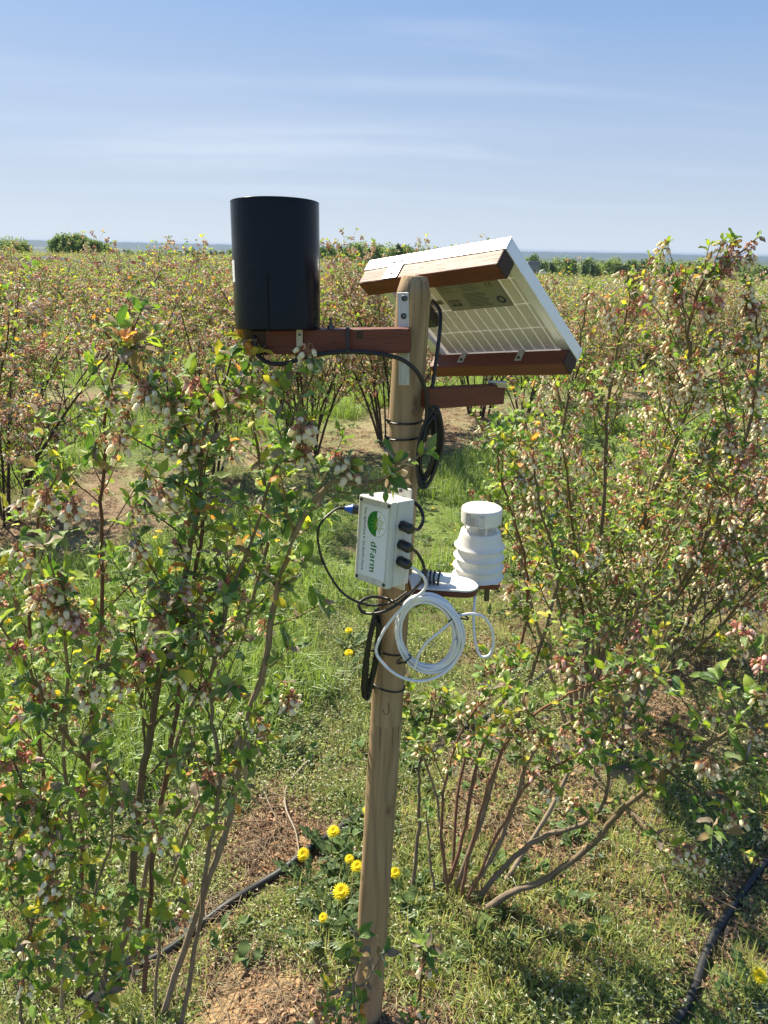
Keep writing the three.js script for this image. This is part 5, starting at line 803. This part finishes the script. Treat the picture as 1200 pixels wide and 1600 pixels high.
// ------------------------------------------------------------------ far things
const grp = (o, n) => { o.userData.group = n; };
function treeProto(seed, h, w, cols, leafN, slim) {
  const o = new THREE.Group(), R = rng(seed), tr = new MB(), cr = new MB();
  tr.tube([V(0, -0.3, 0), V(0.1, h * 0.4, 0), V(0.05, h * 0.9, 0.1)], h * 0.022, h * 0.005, 6, [0.14, 0.12, 0.09]);
  for (let k = 0; k < 9; k++) { const a = k * 2.4, y = h * (0.25 + 0.06 * k); tr.tube([V(0.05, y, 0), V(Math.cos(a) * w * 0.35, y + h * 0.12, Math.sin(a) * w * 0.35)], h * 0.008, h * 0.003, 4, [0.12, 0.10, 0.08]); }
  const lobes = []; for (let k = 0; k < 13; k++) { const a = k * 2.4, f = k / 12, rr = w * 0.5 * (slim ? Math.sin(Math.PI * (0.12 + f * 0.8)) : Math.sqrt(Math.max(0.1, 1 - (f * 1.6 - 0.7) ** 2))) * 0.7; lobes.push([Math.cos(a) * rr * R(), h * (0.18 + 0.74 * f), Math.sin(a) * rr * R(), w * (0.16 + 0.12 * R()), R()]); }
  for (let k = 0; k < leafN; k++) { const l = lobes[Math.floor(R() * lobes.length)], d = dirRand(R), rr = l[3] * Math.pow(R(), 0.4) * 1.15, p = V(l[0] + d.x * rr, l[1] + d.y * rr * 1.1, l[2] + d.z * rr), s = h * 0.055 * (0.6 + R() * 0.8); cr.add(LEAFS[k & 1], frame(p, dirRand(R), d.clone().add(V(0, 0.4, 0)), s * 1.8, s, s), mix3(cols[0], cols[1], clamp(l[4] * 0.6 + R() * 0.4))); }
  const t = new THREE.Mesh(tr.geo(), M.bark); t.name = 'trunk'; const c = new THREE.Mesh(cr.geo(), M.farLeafV); c.name = 'crown'; o.add(t, c); return o;
}
{
  const pr = [treeProto(1, 8, 5.0, [[0.14, 0.23, 0.035], [0.26, 0.36, 0.06]], 1500), treeProto(2, 9, 4.4, [[0.11, 0.20, 0.04], [0.21, 0.31, 0.06]], 1500, true), treeProto(3, 7, 5.4, [[0.17, 0.24, 0.05], [0.30, 0.38, 0.09]], 1500), treeProto(4, 9, 3.2, [[0.075, 0.14, 0.04], [0.14, 0.22, 0.055]], 1400, true)];
  const R = rng(55);
  // a tree whose top shows at photo row yTop, its foot on the land, d metres ahead
  const tree = (x, yTop, d, k, label, group) => { const b = P(x, yTop, d), y = landY(b.x, d), h = b.y - y, o = pr[k].clone(); o.name = numbered('tree'); o.position.set(b.x, y, b.z); const H = [8, 9, 7, 9][k], s = h / H * 0.97; o.scale.set(s * (1.05 + R() * 0.35), s, s * (1.05 + R() * 0.35)); o.rotation.y = R() * 6.28; tag(o, label, 'tree', group); scene.add(o); o.traverse((q) => { q.castShadow = true; }); };
  for (let i = 0; i < 15; i++) { const x = 80 + i * 7.0 + (R() - 0.5) * 3, f = i / 14, top = 363 + 7 * Math.pow(Math.abs(f - 0.35) * 1.5, 2) * 4 + R() * 5; tree(x, top, 230 + R() * 14, i % 2 ? 1 : 0, ord[i] + ' tree from the left in the isolated clump on the left horizon', 'trees of the clump on the left horizon'); }
  for (let i = 0; i < 3; i++) tree(8 + i * 13, 372 + R() * 4, 150 + R() * 8, 2, ord[i] + ' greyish bushy tree from the left edge on the horizon', 'greyish trees at the far left');
  for (let i = 0; i < 19; i++) { const x = 496 + i * 9 + (R() - 0.5) * 5; tree(x, 383 + R() * 9 - 5 * Math.sin(i / 19 * 3.14), 225 + R() * 30, [0, 1, 0, 2, 3][i % 5], ord[i] + ' tree from the left on the skyline between rain gauge and post', 'skyline trees behind the post'); }
  for (let i = 0; i < 64; i++) { const x = 822 + i * 6.3 + (R() - 0.5) * 7, y = 400 + 0.020 * (x - 822) + R() * 10 - (i < 3 ? 4 : 0); tree(x, y, 330 + R() * 50, [0, 3, 1, 2, 3][i % 5], ord[i] + ' tree from the left in the dark belt beyond the right field', 'trees of the right-hand belt'); }
  for (let i = 0; i < 26; i++) { const x = 185 + i * 7.5 + (R() - 0.5) * 6; tree(x, 388 + R() * 4, 900 + R() * 200, [0, 3, 1][i % 3], ord[i] + ' hazy tree from the left in the valley left of the gauge', 'valley trees at the left'); }

  const house = (x0, x1, yTop, yEave, d, label, wallC, roofC, flat) => {
    const a = P(x0, yEave, d), b = P(x1, yEave, d), w = b.x - a.x, gyy = landY((a.x + b.x) / 2, d), hE = a.y - gyy, hT = P((x0 + x1) / 2, yTop, d).y - gyy, dep = w * 0.6, o = thing('farm_building', label, 'building', V((a.x + b.x) / 2, gyy, -d));
    const add = (n, g, m, p = o) => { const q = new THREE.Mesh(g, m); q.name = n; p.add(q); return q; };
    const wl = std({ color: lin(...wallC), roughness: 0.9 }), rf = std({ color: lin(...roofC), roughness: 0.7 }), dk = std({ color: lin(0.03, 0.035, 0.045), roughness: 0.2 });
    add('wall', new THREE.BoxGeometry(w, hE, dep).translate(0, hE / 2, 0), wl);
    const sh = new THREE.Shape(); sh.moveTo(-w / 2 - w * 0.04, hE); if (flat) { sh.lineTo(-w / 2 + w * 0.02, hT); sh.lineTo(w / 2 - w * 0.02, hT); } else sh.lineTo(0, hT); sh.lineTo(w / 2 + w * 0.04, hE); sh.closePath();
    add('roof', new THREE.ExtrudeGeometry(sh, { depth: dep * 1.08, bevelEnabled: false }).translate(0, 0.02, -dep * 0.54), rf);
    for (let k = 0; k < 3; k++) add('window', new THREE.BoxGeometry(w * 0.12, hE * 0.3, 0.12).translate(-w * 0.32 + k * w * 0.22, hE * 0.6, dep / 2 + 0.02), dk);
    add('door', new THREE.BoxGeometry(w * 0.1, hE * 0.55, 0.14).translate(w * 0.34, hE * 0.28, dep / 2 + 0.02), std({ color: lin(0.12, 0.08, 0.05), roughness: 0.7 }));
  };
  house(824, 842, 408, 414, 210, 'small grey shed behind the right edge of the solar panel', [0.22, 0.23, 0.25], [0.16, 0.17, 0.20], true);
  house(843, 853, 421, 424, 215, 'tiny white outbuilding right of the grey shed', [0.6, 0.6, 0.58], [0.5, 0.5, 0.5]);
  house(1006, 1036, 430, 432, 300, 'long low white-roofed building in front of the tree belt', [0.62, 0.62, 0.60], [0.78, 0.78, 0.78], true);
  house(1092, 1126, 427, 434, 310, 'pale gabled farm building at the right before the trees', [0.55, 0.54, 0.52], [0.40, 0.40, 0.42]);
  house(238, 256, 392, 397, 900, 'faint pale building in the distant valley left of the rain gauge', [0.62, 0.63, 0.66], [0.5, 0.52, 0.56], true);
  // irrigation stake with hose at the left edge
  const st = thing('field_stake', 'dark stake standing at the left edge among the bushes', 'stake', gy(G(8, 575)).setX(G(8, 575).x)); const b = bases.get(st), topP = P(3, 462, -b.z); part(st, 'stake_rod', new MB().tube([b.clone(), topP], 0.035, 0.030, 8, [0.012, 0.012, 0.014]).geo(), std({ color: lin(0.02, 0.02, 0.022), roughness: 0.6 })); part(st, 'stake_cap', along(cyl(0.05, 0.05, 0.16, 12), topP.clone().add(V(0, -0.02, 0)), UPV), M.rubber);
  // red and white tape strung over the field at the left
  const tp = thing('barrier_tape', 'faded red and white tape strung across the field at the left', 'tape', V(P(140, 405, 28).x, 0, -28)); const n = 26; const A = P(-20, 397, 27), B2 = P(312, 415, 25), bt = bases.get(tp);
  for (let i = 0; i < n; i++) { const f = i / n, g2 = (i + 1) / n, sag = (q) => -0.10 * Math.sin(q * 3.14 * 3) ** 2, q0 = A.clone().lerp(B2, f).add(V(0, sag(f), 0)), q1 = A.clone().lerp(B2, g2).add(V(0, sag(g2), 0)); part(tp, 'tape_stripe', beam(q0, q1, 0.006, 0.10, UPV, 0.002), i % 2 ? std({ color: lin(0.75, 0.72, 0.68), roughness: 0.6 }) : std({ color: lin(0.62, 0.16, 0.10), roughness: 0.6 })); }
  for (const f of [0.02, 0.34, 0.66, 0.98]) { const q = A.clone().lerp(B2, f), g0 = V(q.x, landY(q.x, -q.z), q.z); part(tp, 'tape_pole', new MB().tube([g0, q.clone().add(V(0, 0.06, 0))], 0.025, 0.02, 6, [0.2, 0.16, 0.1]).geo(), M.bark); }
}
renderer.render(scene, camera);
